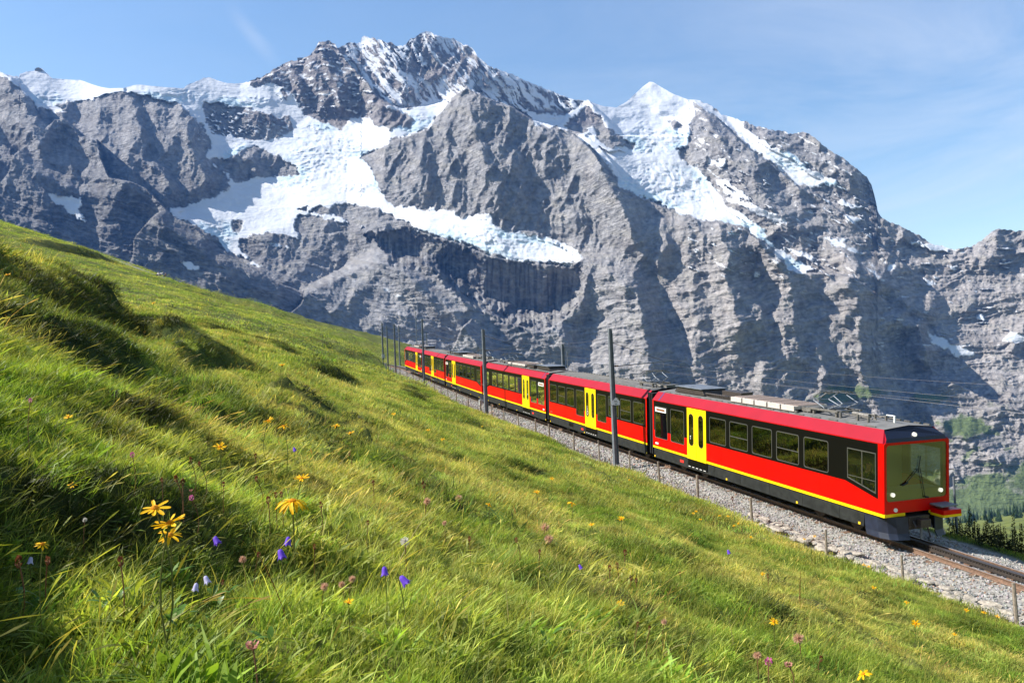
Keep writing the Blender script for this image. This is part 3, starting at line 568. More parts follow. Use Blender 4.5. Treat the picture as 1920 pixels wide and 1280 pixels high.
def make_meadow():
    th = np.radians(np.linspace(-47, 47, 760)); th = np.concatenate([np.radians(np.linspace(-150, -47.2, 60)), th, np.radians(np.linspace(47.2, 150, 60))])
    r = np.geomspace(.35, 420, 640)
    T, Rr = np.meshgrid(th, r); X = Rr*np.sin(T); Y = Rr*np.cos(T)
    Z = ground(X, Y)
    me = grid_mesh('meadow', np.stack([X, Y, Z], -1)[:, ::-1])
    e, s = es(X, Y)
    gr = sstep(-3.45, -3.15, e+.25*fbm(X/.7, Y/.7, 3, 130))*sstep(3.4, 2.9, e)
    float_attr(me, 'stony', gr[:, ::-1])
    patch = fbm(s/6, e/2.6, 4, 131); dry = fbm(X/3, Y/3, 4, 132)
    heath_shade = sstep(.18, .42, fbm(X/4.5, Y/4.5, 4, 133)+.1*dry)*sstep(300, 60, Rr)
    g = np.array([.060, .088, .020]); yl = np.array([.145, .150, .042]); dk = np.array([.020, .034, .011])
    k1 = sstep(-.3, .4, patch)[..., None]; C = g*(1-k1)+yl*k1
    heath_shade = np.maximum(heath_shade, bank_face(X, Y))  # bank faces join the heath patches, shade painted in with the shrub
    far = sstep(15, 70, Rr)[..., None]; C = C*(1-.35*far)+np.array([.140, .150, .038])*.35*far
    fc = fbm(X/1.6, Y/1.0, 4, 134)[..., None]; C = C*(1+.45*fc)
    C = C*(1-.6*heath_shade[..., None])+dk*.6*heath_shade[..., None]
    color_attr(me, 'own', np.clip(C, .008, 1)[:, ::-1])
    m = bpy.data.materials.new('turf'); m.use_nodes = True; N = m.node_tree.nodes; L = m.node_tree.links; b = N['Principled BSDF']
    a = N.new('ShaderNodeAttribute'); a.attribute_name = 'own'; st = N.new('ShaderNodeAttribute'); st.attribute_name = 'stony'
    g_ = N.new('ShaderNodeNewGeometry')
    n1 = N.new('ShaderNodeTexNoise'); n1.inputs['Scale'].default_value = 9; n1.inputs['Detail'].default_value = 8; n1.inputs['Roughness'].default_value = .7; L.new(g_.outputs['Position'], n1.inputs['Vector'])
    n2 = N.new('ShaderNodeTexVoronoi'); n2.inputs['Scale'].default_value = 12; L.new(g_.outputs['Position'], n2.inputs['Vector'])
    mr = N.new('ShaderNodeMapRange'); mr.inputs['From Min'].default_value = .3; mr.inputs['From Max'].default_value = .72; mr.inputs['To Min'].default_value = .45; mr.inputs['To Max'].default_value = 1.4; L.new(n1.outputs['Fac'], mr.inputs['Value'])
    v = N.new('ShaderNodeVectorMath'); v.operation = 'SCALE'; L.new(a.outputs['Color'], v.inputs[0]); L.new(mr.outputs[0], v.inputs['Scale'])
    cr = N.new('ShaderNodeValToRGB'); cr.color_ramp.elements[0].color = (.16, .145, .125, 1); cr.color_ramp.elements[1].color = (.42, .40, .37, 1); L.new(n2.outputs['Color'], cr.inputs[0])
    mx = N.new('ShaderNodeMix'); mx.data_type = 'RGBA'; L.new(st.outputs['Fac'], mx.inputs[0]); L.new(v.outputs[0], mx.inputs[6]); L.new(cr.outputs[0], mx.inputs[7]); L.new(mx.outputs[2], b.inputs['Base Color'])
    bp = N.new('ShaderNodeBump'); bp.inputs['Distance'].default_value = .06; bp.inputs['Strength'].default_value = .8; L.new(n1.outputs['Fac'], bp.inputs['Height']); L.new(bp.outputs[0], b.inputs['Normal'])
    b.inputs['Roughness'].default_value = .95; b.inputs['Specular IOR Level'].default_value = .1
    me.materials.append(m)
    o = bpy.data.objects.new('meadow_ground', me); link(o)
    tag(o, 'steep hummocky alpine pasture falling to the railway', None, None, 'structure'); return o
meadow = make_meadow()
def make_valley():
    """the grazing land below and beyond the line, down to the foot of the wall"""
    xs = np.linspace(-900, 3600, 260); ys = np.geomspace(30, 2500, 240); X, Y = np.meshgrid(xs, ys)
    X = X*np.clip(Y/900+.12, 0, 1.3)
    e, s = es(X, Y)
    # heights follow a fall line from the track down to the valley, with rolling benches
    Z = np.interp(Y, [30, 60, 120, 300, 700, 1400, 1800, 2100, 2500], [-24, -29, -36, -72, -150, -290, -370, -470, -560])
    Z = Z - .07*np.clip(.593*Y-X, -2000, 900)*np.clip(Y/400, 0, 1) + Y*.018*fbm(X/150, Y/200, 4, 140)*np.clip(Y/500, .1, 1)
    edge = sstep(6, 60, e); zg = rail_h(np.clip(s, -60, 150))-.55*e-3
    Z = np.minimum(Z, zg*0+1e3); Z = np.where(e < 60, np.minimum(Z, zg), Z)
    Z = np.where(e < 20, Z-25, Z)
    me = grid_mesh('valley', np.stack([X, Y, Z], -1)[:, ::-1])
    n = fbm(X/60, Y/90, 5, 141)[..., None]; n2 = fbm(X/14, Y/22, 4, 142)[..., None]
    C = np.array([.120, .138, .036])*(1+.4*n+.35*n2); dk = sstep(.05, .3, fbm(X/70, Y/50, 4, 143))[..., None]; C = C*(1-.55*dk)+np.array([.05, .07, .02])*.55*dk
    color_attr(me, 'own', np.clip(C, .01, 1)[:, ::-1])
    m = mat('valley turf', (.1, .12, .04), .95, spec=.1); N = m.node_tree.nodes; a = N.new('ShaderNodeAttribute'); a.attribute_name = 'own'; m.node_tree.links.new(a.outputs['Color'], N['Principled BSDF'].inputs['Base Color'])
    me.materials.append(m); o = bpy.data.objects.new('valley_terrain', me); link(o)
    tag(o, 'green grazing land falling away below the line toward the forest', None, None, 'structure'); return o
valley = make_valley()
def make_hills():
    """the green hills to the right and behind, outside the picture: they stand in the train's windows"""
    th = np.radians(np.linspace(48, 232, 90)); r = np.geomspace(40, 3200, 70); T, Rr = np.meshgrid(th, r); X = Rr*np.sin(T); Y = Rr*np.cos(T)
    side = sstep(200, 232, np.degrees(T))
    Z = np.interp(Rr, [40, 90, 250, 500, 900, 1500, 2300, 3200], [-34, -48, -78, -110, -70, 60, 260, 330])*(1-side)+side*(-30+.30*Rr) + Rr*.06*fbm(X/400, Y/400, 4, 160)
    Z = Z*(1-.9*sstep(70, 48, np.degrees(T))) + sstep(70, 48, np.degrees(T))*(-.13*Rr-30)
    me = grid_mesh('hills', np.stack([X, Y, Z], -1)[:, ::-1])
    n = fbm(X/90, Y/90, 5, 161)[..., None]; color_attr(me, 'own', (np.array([.125, .150, .035])*(1+.6*n)).clip(.01, 1)[:, ::-1])
    m = bpy.data.materials['valley turf']; me.materials.append(m); o = bpy.data.objects.new('hills', me); link(o)
    return tag(o, 'rolling green alpine hills behind and to the right of the viewpoint', None, None, 'structure')
hills = make_hills()
# ------------------------------------------------------------------ grass: tufts of real blades, scattered by the thousand
PROTO = bpy.data.collections.new('plant_sources')       # source meshes, not part of the scene itself
def leaf_mat(name, trans=.42, rough=.55, spec=.25):
    m = bpy.data.materials.new(name); m.use_nodes = True; N = m.node_tree.nodes; L = m.node_tree.links; b = N['Principled BSDF']
    t = N.new('ShaderNodeAttribute'); t.attribute_type = 'INSTANCER'; t.attribute_name = 'tint'
    c = N.new('ShaderNodeAttribute'); c.attribute_name = 'own'
    mx = N.new('ShaderNodeMix'); mx.data_type = 'RGBA'; mx.blend_type = 'MULTIPLY'; mx.inputs[0].default_value = 1
    L.new(t.outputs['Color'], mx.inputs[6]); L.new(c.outputs['Color'], mx.inputs[7])
    L.new(mx.outputs[2], b.inputs['Base Color']); b.inputs['Roughness'].default_value = rough; b.inputs['Specular IOR Level'].default_value = spec
    tr = N.new('ShaderNodeBsdfTranslucent'); ms = N.new('ShaderNodeMixShader'); ms.inputs[0].default_value = trans
    sc_ = N.new('ShaderNodeVectorMath'); sc_.operation = 'MULTIPLY'; sc_.inputs[1].default_value = (1.25, 1.2, .7); L.new(mx.outputs[2], sc_.inputs[0]); L.new(sc_.outputs[0], tr.inputs['Color'])
    L.new(b.outputs[0], ms.inputs[1]); L.new(tr.outputs[0], ms.inputs[2]); L.new(ms.outputs[0], N['Material Output'].inputs['Surface'])
    return m
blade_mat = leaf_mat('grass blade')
def blades(name, n, rad, h, w, seed, lean=(.09, -.03), seg=3, kind='grass', dry=.12, spread=.5):
    """one tuft: n bent, tapering blades with their own colour"""
    R_ = np.random.RandomState(seed); v = []; f = []; col = []
    for i in range(n):
        a = R_.rand()*2*pi; q = sqrt(R_.rand())*rad; bx, by = q*cos(a), q*sin(a)
        H = h*(.45+.75*R_.rand()); W = w*(.6+.8*R_.rand()); az = R_.rand()*2*pi
        lx, ly = lean[0]+spread*R_.randn()*.6, lean[1]+spread*R_.randn()*.6
        bend = .3+.9*R_.rand(); tip = R_.rand() < dry
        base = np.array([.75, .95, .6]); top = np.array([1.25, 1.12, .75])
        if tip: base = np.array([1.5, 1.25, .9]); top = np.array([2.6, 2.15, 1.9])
        k = .75+.5*R_.rand(); n0 = len(v)
        sg = seg if kind != 'broad' else 3
        for j in range(sg+1):
            t = j/sg; px_ = bx+H*lx*(t*(1-bend*.5)+bend*t*t*.9); py_ = by+H*ly*(t*(1-bend*.5)+bend*t*t*.9)
            z = H*(t-.22*bend*t*t)
            ww = W*((1-t)**.6 if kind != 'broad' else max(sin(pi*(t*.9+.08)), .05))*.5
            cx_, cy_ = cos(az)*ww, sin(az)*ww
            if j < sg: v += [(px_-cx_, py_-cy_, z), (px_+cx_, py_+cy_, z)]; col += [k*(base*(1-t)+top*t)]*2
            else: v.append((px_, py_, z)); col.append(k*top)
        for j in range(sg-1): a0 = n0+2*j; f.append((a0, a0+1, a0+3, a0+2))
        f.append((n0+2*sg-2, n0+2*sg-1, n0+2*sg))
    me = bpy.data.meshes.new(name); me.from_pydata([tuple(map(float, p)) for p in v], [], f); me.materials.append(blade_mat)
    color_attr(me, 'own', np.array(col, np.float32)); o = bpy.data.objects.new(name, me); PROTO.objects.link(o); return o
def seedheads(name, n, rad, h, seed, lean=(.3, -.05)):
    """thin flowering stalks with feathery heads"""
    R_ = np.random.RandomState(seed); v = []; f = []; col = []
    for i in range(n):
        a = R_.rand()*2*pi; q = sqrt(R_.rand())*rad; b = np.array([q*cos(a), q*sin(a), 0]); H = h*(.6+.6*R_.rand())
        l = np.array([lean[0]+.25*R_.randn(), lean[1]+.25*R_.randn(), 0]); pts = [b+l*H*(t**1.6)+np.array([0, 0, H*t*(1-.1*t)]) for t in (0, .4, .75, .9, 1)]
        ww = [.0011, .0009, .0008, .0035, .0008]; n0 = len(v); az = R_.rand()*pi; k = np.array([2.1, 1.6, 1.25])*(.7+.5*R_.rand())
        if R_.rand() < .1: k = np.array([1.6, .75, .7])*(.7+.4*R_.rand())
        for p, w in zip(pts, ww): v += [tuple(p-np.array([cos(az), sin(az), 0])*w), tuple(p+np.array([cos(az), sin(az), 0])*w)]; col += [k, k]
        for j in range(4): a0 = n0+2*j; f.append((a0, a0+1, a0+3, a0+2))
    me = bpy.data.meshes.new(name); me.from_pydata([tuple(map(float, p)) for p in v], [], f); me.materials.append(blade_mat)
    color_attr(me, 'own', np.array(col, np.float32)); o = bpy.data.objects.new(name, me); PROTO.objects.link(o); return o
def scatter(name, P, ROT, SCL, TINT, IDX, protos, label, matname=None):
    """one object: points that carry an instance of a source each"""
    me = bpy.data.meshes.new(name); n = len(P); me.vertices.add(n); me.vertices.foreach_set('co', P.astype(np.float32).ravel())
    def A(nm, ty, val, key): a = me.attributes.new(nm, ty, 'POINT'); a.data.foreach_set(key, val.ravel())
    A('rot', 'FLOAT_VECTOR', ROT.astype(np.float32), 'vector'); A('scl', 'FLOAT_VECTOR', SCL.astype(np.float32), 'vector'); A('idx', 'INT', IDX.astype(np.int32), 'value')
    c = np.ones((n, 4), np.float32); c[:, :3] = TINT; A('tint', 'FLOAT_COLOR', c, 'color')
    me.update(); o = bpy.data.objects.new(name, me); link(o)
    c = bpy.data.collections.new(name+'_sources')
    for i, p in enumerate(protos): q = p.copy(); q.name = '%s_%02d' % (name, i); c.objects.link(q)
    g = bpy.data.node_groups.new(name, 'GeometryNodeTree')
    g.interface.new_socket('Geometry', in_out='INPUT', socket_type='NodeSocketGeometry'); g.interface.new_socket('Geometry', in_out='OUTPUT', socket_type='NodeSocketGeometry')
    gi = g.nodes.new('NodeGroupInput'); go = g.nodes.new('NodeGroupOutput'); ip = g.nodes.new('GeometryNodeInstanceOnPoints'); ci = g.nodes.new('GeometryNodeCollectionInfo')
    ci.inputs['Collection'].default_value = c; ci.inputs['Separate Children'].default_value = True; ci.inputs['Reset Children'].default_value = True
    def NA(nm, ty): a = g.nodes.new('GeometryNodeInputNamedAttribute'); a.data_type = ty; a.inputs['Name'].default_value = nm; return a.outputs['Attribute']
    L = g.links; L.new(gi.outputs[0], ip.inputs['Points']); L.new(ci.outputs[0], ip.inputs['Instance']); ip.inputs['Pick Instance'].default_value = True
    L.new(NA('idx', 'INT'), ip.inputs['Instance Index']); L.new(NA('rot', 'FLOAT_VECTOR'), ip.inputs['Rotation']); L.new(NA('scl', 'FLOAT_VECTOR'), ip.inputs['Scale'])
    L.new(ip.outputs[0], go.inputs[0]); md = o.modifiers.new('scatter', 'NODES'); md.node_group = g
    tag(o, label, None, None, 'stuff'); return o
fine = [blades('tuft', 60, .085, .085, .0030, 1, seg=3, dry=.06), blades('tuft', 60, .085, .065, .0034, 2, seg=3, dry=.06), blades('tuft', 42, .05, .115, .0026, 3, seg=4, dry=.12),
        blades('tuft', 26, .06, .075, .011, 4, kind='broad', dry=.03, spread=.9), seedheads('stalks', 5, .09, .24, 5)]
mid = [blades('tuft', 70, .20, .11, .0055, 11, seg=2), blades('tuft', 70, .20, .08, .006, 12, seg=2), blades('tuft', 60, .14, .17, .005, 13, seg=2, dry=.28), blades('tuft', 34, .16, .09, .018, 14, kind='broad', spread=.9, dry=.02), seedheads('stalks', 9, .2, .27, 15)]
wide_ = [blades('tuft', 80, .55, .14, .016, 21, seg=2), blades('tuft', 80, .55, .11, .018, 22, seg=2), blades('tuft', 70, .45, .19, .014, 23, seg=2, dry=.3)]
distant = [blades('tuft', 90, 1.7, .22, .06, 31, seg=1), blades('tuft', 90, 1.7, .16, .07, 32, seg=1)]
def spread(n, r0, r1, amax, protos, wts, sc, seed):
    R_ = np.random.RandomState(seed)
    r = np.sqrt(r0**2+(r1**2-r0**2)*R_.rand(n)); a = R_.uniform(-amax, amax, n)
    x = r*np.sin(a); y = r*np.cos(a); e, s = es(x, y)
    ok = ((e < -3.28-.22*R_.rand(n)) | ((e > 3.4) & (e < 12))) & (s > -60)
    x, y, e, s, r = x[ok], y[ok], e[ok], s[ok], r[ok]; n = len(x)
    z = ground(x, y); g = .06+.012*r
    zx = (ground(x+g, y)-ground(x-g, y))/(2*g); zy = (ground(x, y+g)-ground(x, y-g))/(2*g)
    patch = fbm(s/6, e/2.6, 4, 131); fine_ = fbm(x/.9, y/.9, 3, 150); gp = fbm(x/2.2, y/1.5, 4, 151)
    # lusher and longer in the damp hollows, short and straw coloured on the treads and steep ones
    k = np.clip(sstep(-.35, .45, patch+.5*fine_), 0, 1)
    A_ = np.array([.185, .265, .050]); B_ = np.array([.415, .420, .150]); D_ = np.array([.066, .098, .028]); E_ = np.array([.42, .34, .17])
    T = A_*(1-k[:, None])+B_*k[:, None]
    d = sstep(.12, .4, gp)[:, None]; T = T*(1-.55*d)+D_*.55*d
    q = sstep(.18, .5, fbm(x/2.2, y/1.6, 3, 152))[:, None]; T = T*(1-.4*q)+E_*.4*q
    nb = sstep(9, 1.5, r)[:, None]; T = T*(1-.45*nb)+np.array([.175, .300, .030])*.45*nb*1.0
    T = T*(1+.55*np.clip(fbm(x/.45, y/.45, 3, 155)*1.6, -.8, .7))[:, None]*(.72+.5*R_.rand(n, 1))*(1+.08*R_.randn(n, 3))
    # bank faces: shade painted into the tint, along with dwarf shrub
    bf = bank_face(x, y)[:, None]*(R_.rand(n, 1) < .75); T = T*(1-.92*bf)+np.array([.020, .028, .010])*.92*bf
    hs = sstep(.45, .75, zx*-1+.1*R_.randn(n))[:, None]*.5*(R_.rand(n, 1) < .6); T = T*(1-hs)+np.array([.035, .045, .022])*hs  # tufts also darker where the ground falls steeply to the right
    idx = R_.choice(len(protos), n, p=wts)
    S = sc*(.65+.6*R_.rand(n)+.5*(R_.rand(n) < .06))*(1+.6*np.clip(gp, -.5, .6)); S = np.stack([S, S, S*(.8+.4*R_.rand(n))], -1)
    near_edge = sstep(-4.4, -3.0, e); S[:, 2] *= (1-.35*near_edge)
    rot = np.stack([.75*np.arctan(zy)*1.0, -.75*np.arctan(zx)*1.0, R_.uniform(-.9, .9, n)+.15], -1)
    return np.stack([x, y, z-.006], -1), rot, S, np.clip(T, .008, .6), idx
QG = 1.0
for args, nm, lab in [
    ((int(23000*QG), .4, 7.5, radians(62), fine, [.30, .29, .07, .30, .04], 1.0, 201), 'grass', 'thick fine meadow grass with bent blades close by'),
    ((int(39000*QG), 6.5, 26, radians(46), mid, [.32, .31, .10, .22, .05], 1.0, 202), 'grass', 'tufted pasture grass on the middle of the slope'),
    ((int(52000*QG), 22, 80, radians(38), wide_, [.4, .35, .25], 1.0, 203), 'grass', 'pasture grass high up the slope along the line'),
    ((int(42000*QG), 70, 300, radians(38), distant, [.5, .5], 1.0, 204), 'grass', 'short distant grass on the upper hillside')]:
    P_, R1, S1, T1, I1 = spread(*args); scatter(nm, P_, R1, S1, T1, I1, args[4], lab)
# ------------------------------------------------------------------ ballast, rails, rack
M_rail = noisy(mat('rusty rail steel', (.20, .125, .085), .6, .3), 14, .35, .3)
M_railtop = mat('worn rail head', (.42, .36, .31), .38, .75)
M_steel = noisy(mat('dark oiled steel', (.075, .062, .054), .5, .5), 20, .4, .2)
M_galv = noisy(mat('weathered galvanised steel', (.17, .19, .22), .55, .4), 3, .22, .1)
M_wire = mat('copper and steel wire', (.10, .10, .11), .5, .6)
M_ins = mat('brown porcelain', (.10, .045, .03), .3)
M_stone = noisy(mat('pale limestone block', (.33, .295, .245), .92, spec=.15), 5, .4, 1.0, bscale=14, bdist=.03)
M_postw = noisy(mat('silvered fence wood', (.235, .195, .155), .85, spec=.15), 16, .35, .5)
M_cab = noisy(mat('grey cabinet paint', (.36, .38, .39), .55), 4, .1)
def sweep(mb, ss, prof, e0, dz):
    """profile (list of (e, z)) run along the track"""
    n = len(prof); base = len(mb.v)
    for s in ss:
        for (e, z) in prof: mb.v.append(tuple(trk(s, e0+e, dz+z)))
    for i in range(len(ss)-1):
        for j in range(n):
            a = base+i*n+j; b = base+i*n+(j+1) % n; mb.f.append((a, b, b+n, a+n)); mb.m.append(mb.mi)
    mb.f.append(tuple(base+j for j in range(n))); mb.m.append(mb.mi)
track = tag(empty('railway_track', trk(0, 0, -.2)), 'single narrow gauge rack railway track on grey ballast under the train', 'track')
tinv = Matrix.Translation(-Vector(track.location))
def tb(mb, name, mats, **k):
    mb.v = [tuple(Vector(p)-Vector(track.location)) for p in mb.v]
    return mb.build(name, mats, track, **k)
_ss = np.arange(-70, 128, 2.0)
for e0 in (-.5, .5):
    m = MB(); sweep(m, _ss, [(-.065, -.14), (.065, -.14), (.06, -.125), (.012, -.11), (.012, -.04), (.034, -.03), (.034, -.002), (-.034, -.002), (-.034, -.03), (-.012, -.04), (-.012, -.11), (-.06, -.125)], e0, 0)
    m.mi = 1; sweep(m, _ss, [(-.026, -.004), (.026, -.004), (.024, .002), (-.024, .002)], e0, 0); tb(m, 'rail', [M_rail, M_railtop])
m = MB()
for e0 in (-.055, .055):
    sweep(m, np.arange(-40, 12, 2.0), [(-.007, .045), (.007, .045), (.007, .075), (-.007, .075)], e0, 0)
    sweep(m, np.arange(-40, 12, 2.0), [(-.007, -.10), (.007, -.10), (.007, .0), (-.007, .0)], e0, 0)
    sweep(m, np.arange(12, 120, 6.0), [(-.007, -.10), (.007, -.10), (.007, .07), (-.007, .07)], e0, 0)
sweep(m, np.arange(-40, 120, 2.0), [(-.085, .075), (.085, .075), (.085, .084), (-.085, .084)], 0, 0)
tb(m, 'rack_rail', M_steel)
m = MB()
for s in np.arange(-16, 12, .1):
    for e0 in (-.055, .055):
        p = trk(s, e0, .022); d = trk(s+.05, e0, .022)-p; m.beam(p-d*.5*.9, p+d*.5*.9, .014, .048)
tb(m, 'rack_teeth', M_steel)['kind'] = 'stuff'
sl_me = None
for k, s in enumerate(np.arange(-20, 124, .72)):
    if sl_me is None:
        q = MB(); q.box(-.9, .9, -.11, .11, -.08, 0); q.box(-.62, -.38, -.07, .07, 0, .02); q.box(.38, .62, -.07, .07, 0, .02); q.box(-.09, .09, -.10, .10, 0, .045); sl_me = q.mesh('sleeper', M_rail)
    o = bpy.data.objects.new('sleeper', sl_me); link(o, track); p = trk(s, 0, -.155)-Vector(track.location); o.location = p; o.rotation_euler = (math.atan(.0725), 0, float(heading(s)))
# ballast stones
rock_mat = bpy.data.materials.new('ballast stone'); rock_mat.use_nodes = True
_b = rock_mat.node_tree.nodes['Principled BSDF']; _b.inputs['Roughness'].default_value = .92; _b.inputs['Specular IOR Level'].default_value = .15
_t = rock_mat.node_tree.nodes.new('ShaderNodeAttribute'); _t.attribute_type = 'INSTANCER'; _t.attribute_name = 'tint'; rock_mat.node_tree.links.new(_t.outputs['Color'], _b.inputs['Base Color'])
def rock(seed, mat_, flat=1.0, name='stone', r=1.0, jit=.3, cuts=1):
    R_ = np.random.RandomState(seed); me = bpy.data.meshes.new(name); bm = __import__('bmesh').new()
    __import__('bmesh').ops.create_icosphere(bm, subdivisions=cuts, radius=r)
    for v in bm.verts: v.co *= 1+jit*(R_.rand()-.5)*2; v.co.z *= flat
    bm.to_mesh(me); bm.free(); me.materials.append(mat_); return me
rocks = []
for i in range(5): o = bpy.data.objects.new('gravel_stone', rock(50+i, rock_mat, .7, jit=.32)); PROTO.objects.link(o); rocks.append(o)
def gravel(n, s0, s1, bands, size, seed):
    R_ = np.random.RandomState(seed); s = R_.uniform(s0, s1, n); w = np.array([b[1]-b[0] for b in bands]); bi = R_.choice(len(bands), n, p=w/w.sum())
    e = np.array([b[0] for b in bands])[bi]+w[bi]*R_.rand(n)
    lift = np.interp(e, [-2.9, -2.3, -1.75, -1.0, 1.0, 1.8, 2.9], [-.03, -.22, -.23, -.165, -.165, -.25, -.75])
    P = trk_np(s, e, lift+.012*R_.randn(n)); S = size*(.5+.8*R_.rand(n, 1))*(1+.3*R_.randn(n, 3)).clip(.5, 1.6)
    g = .30*(.55+.75*R_.rand(n, 1)); T = g*np.array([1.04, 1, .95])*(1+.05*R_.randn(n, 3)); T[R_.rand(n) < .08] *= np.array([1.1, .8, .6])
    scatter('gravel', P, R_.uniform(-3.1, 3.1, (n, 3)), S, T.clip(.02, .7), R_.randint(0, 5, n), rocks, 'loose pale grey limestone ballast along the track')
gravel(34000, -24, 12, [(-3.0, -.58), (-.42, .42), (.58, 2.9)], .034, 301)
gravel(30000, 12, 118, [(-2.9, -.8), (.8, 2.7)], .060, 302)
# low dry stone edging between ballast and grass
wall = tag(empty('stone_edging', trk(-8, -2.5, -.2)), 'low crooked edging of pale limestone blocks along the near side of the ballast', 'stone wall')
wl_meshes = [rock(80+i, M_stone, .62, 'stone', .5, .16, 2) for i in range(9)]
R_ = np.random.RandomState(9)
for row, (ee, dz) in enumerate(((-2.34, -.16), (-2.62, -.12), (-2.92, -.06), (-3.20, .0))):
    s = -27.0+.2*row
    while s < 5.5-row*.5:
        L_ = R_.uniform(.26, .70)*(1.1 if row == 0 else .9); s += L_*.5
        if R_.rand() < (.95, .85, .75, .4)[row]:
            o = bpy.data.objects.new('stone', wl_meshes[R_.randint(9)]); link(o, wall)
            o.location = trk(s, ee+.06*R_.randn(), dz+.025*R_.randn())-Vector(wall.location)
            o.scale = (R_.uniform(.26, .38), L_*1.04, R_.uniform(.20, .36)); o.rotation_euler = (R_.uniform(-.12, .12), R_.uniform(-.2, .1), float(heading(s))+R_.uniform(-.16, .16))
        s += L_*.5
def s_at(px, e, lo=-25, hi=125, dz=0):
    ss = np.linspace(lo, hi, 3000); P = trk_np(ss, np.full_like(ss, e), dz); q = proj(P)[0]
    return float(ss[np.argmin(np.abs(q-px))])
def gz(x, y): return float(ground(np.array([x]), np.array([y]))[0])
def h_for(p, ytop):
    """height above p that reaches photograph row ytop"""
    lo, hi = 0.0, 14.0
    for _ in range(30):
        mid_ = (lo+hi)/2; y = float(proj(np.array([p.x, p.y, p.z+mid_]))[1])
        if y > ytop: lo = mid_
        else: hi = mid_
    return lo
# fence of single wooden posts
POSTS = [(1907,1093),(1693,1040),(1550,992),(1410,932),(1309,890),(1236.5,822),(1181,838),(1125,815.5),(1076,796),(1031.5,790),(1004,774),(973,763),(945,745),(923,741),(901,729),(878.6,723),(856,722),(840.5,716),(827.5,704.5),(814.5,697.6),(800.5,697.6),(786.6,688.5),(775.4,684.6),(763,682),(750.6,679),(741,676),(732.5,672.5),(725,668)]
POSTS[5] = (1237, 856)
fence = tag(empty('post_fence', trk(10, -3.35, 0)), 'line of thin weathered wooden posts between pasture and railway', 'fence')
for k, (px, ty) in enumerate(POSTS):
    ee = -3.38+.10*sin(k*2.1); s = s_at(px, ee); p = trk(s, ee); p.z = gz(p.x, p.y)-.05
    h = min(max(h_for(p, ty), .75), 1.25); m = MB(); lean = Vector((.03*sin(k*3.3), .03*cos(k*1.7), 1))
    r0 = .048+.008*sin(k*5.1); m.bar(p, p+lean*h*.55, r0*1.04, 8, r0); m.bar(p+lean*h*.55, p+lean*h, r0, 8, r0*.86)
    m.v = [tuple(Vector(v)-Vector(fence.location)) for v in m.v]; m.build('post', M_postw, fence)
# ------------------------------------------------------------------ masts and overhead line
CW = 4.62          # contact wire above the rails
def flag_text(s, size, loc, rot, m, parent, name='lettering'):
    c = bpy.data.curves.new(name, 'FONT'); c.body = s; c.size = size; c.align_x = 'CENTER'; c.align_y = 'CENTER'; c.extrude = .001; c.materials.append(m)
    q = bpy.data.objects.new(name, c); COL.objects.link(q); bpy.context.view_layer.update()
    me = bpy.data.meshes.new_from_object(q.evaluated_get(bpy.context.evaluated_depsgraph_get())); bpy.data.objects.remove(q); me.name = name
    o = bpy.data.objects.new(name, me); link(o, parent); o.location = loc; o.rotation_euler = rot; return o
def mast(px, ytop, e, w, label, kind='steel', arm=True, group='overhead line masts along the track', hmin=0, s=None):
    s = s_at(px, e) if s is None else s; p = trk(s, e); p.z = gz(p.x, p.y)-.15; h = max(h_for(p, ytop), hmin)
    t = tag(empty('catenary_mast', p, float(heading(s))), label, 'mast', group)      # local x = across the track, y = along it, uphill
    m = MB(); z1 = h; wb, wt = w, w*.72
    if kind == 'steel':       # tapered H section: two flanges and a web
        for sx in (-1, 1):
            m.add([(sx*wb/2-.012, -wb/2, 0), (sx*wb/2+.012, -wb/2, 0), (sx*wb/2+.012, wb/2, 0), (sx*wb/2-.012, wb/2, 0), (sx*wt/2-.012, -wt/2, z1), (sx*wt/2+.012, -wt/2, z1), (sx*wt/2+.012, wt/2, z1), (sx*wt/2-.012, wt/2, z1)],
                  [(0, 3, 2, 1), (4, 5, 6, 7), (0, 1, 5, 4), (1, 2, 6, 5), (2, 3, 7, 6), (3, 0, 4, 7)])
        m.add([(-wb/2+.012, -.012, 0), (wb/2-.012, -.012, 0), (wb/2-.012, .012, 0), (-wb/2+.012, .012, 0), (-wt/2+.012, -.012, z1), (wt/2-.012, -.012, z1), (wt/2-.012, .012, z1), (-wt/2+.012, .012, z1)],
              [(0, 3, 2, 1), (4, 5, 6, 7), (0, 1, 5, 4), (1, 2, 6, 5), (2, 3, 7, 6), (3, 0, 4, 7)])
    else: m.bar((0, 0, 0), (0, 0, z1), w/2, 12, w*.38)
    m.build('post', M_galv, t)
    f = MB(); f.box(-.3, .3, -.3, .3, -.3, .16); f.build('footing', M_stonec, t)
    if arm:
        za = float(rail_h(s))+CW+.42-p.z; x1 = -e+.75
        if za < h-.3:
            a = MB(); a.bar((wb*.4+.28, 0, za-.06), (x1, 0, za+.10), .028, 8); a.bar((-e-.35, 0, za+.05), (-e-.35, 0, za-.22), .012, 6); a.bar((-e+.25, 0, za+.07), (-e+.25, 0, za-.24), .012, 6)
            a.bar((-e-.5, 0, za-.24), (-e+.05, 0, za-.30), .012, 6); a.build('cantilever_arm', M_galv, t)
            i = MB()
            for q in range(5): i.bar((wb*.4+.03+q*.05, 0, za-.06), (wb*.4+.055+q*.05, 0, za-.06), .05 if q % 2 == 0 else .03, 10)
            i.build('insulator', M_ins, t)
            zb = min(h-.25, za+1.15); b = MB(); b.bar((wb*.4, 0, zb), (x1-.55, 0, za+.12), .013, 6); b.build('stay', M_steel, t)
    return t, s, h, p
M_stonec = noisy(mat('grey concrete', (.33, .32, .30), .9), 6, .2, .3)
NEAR = []
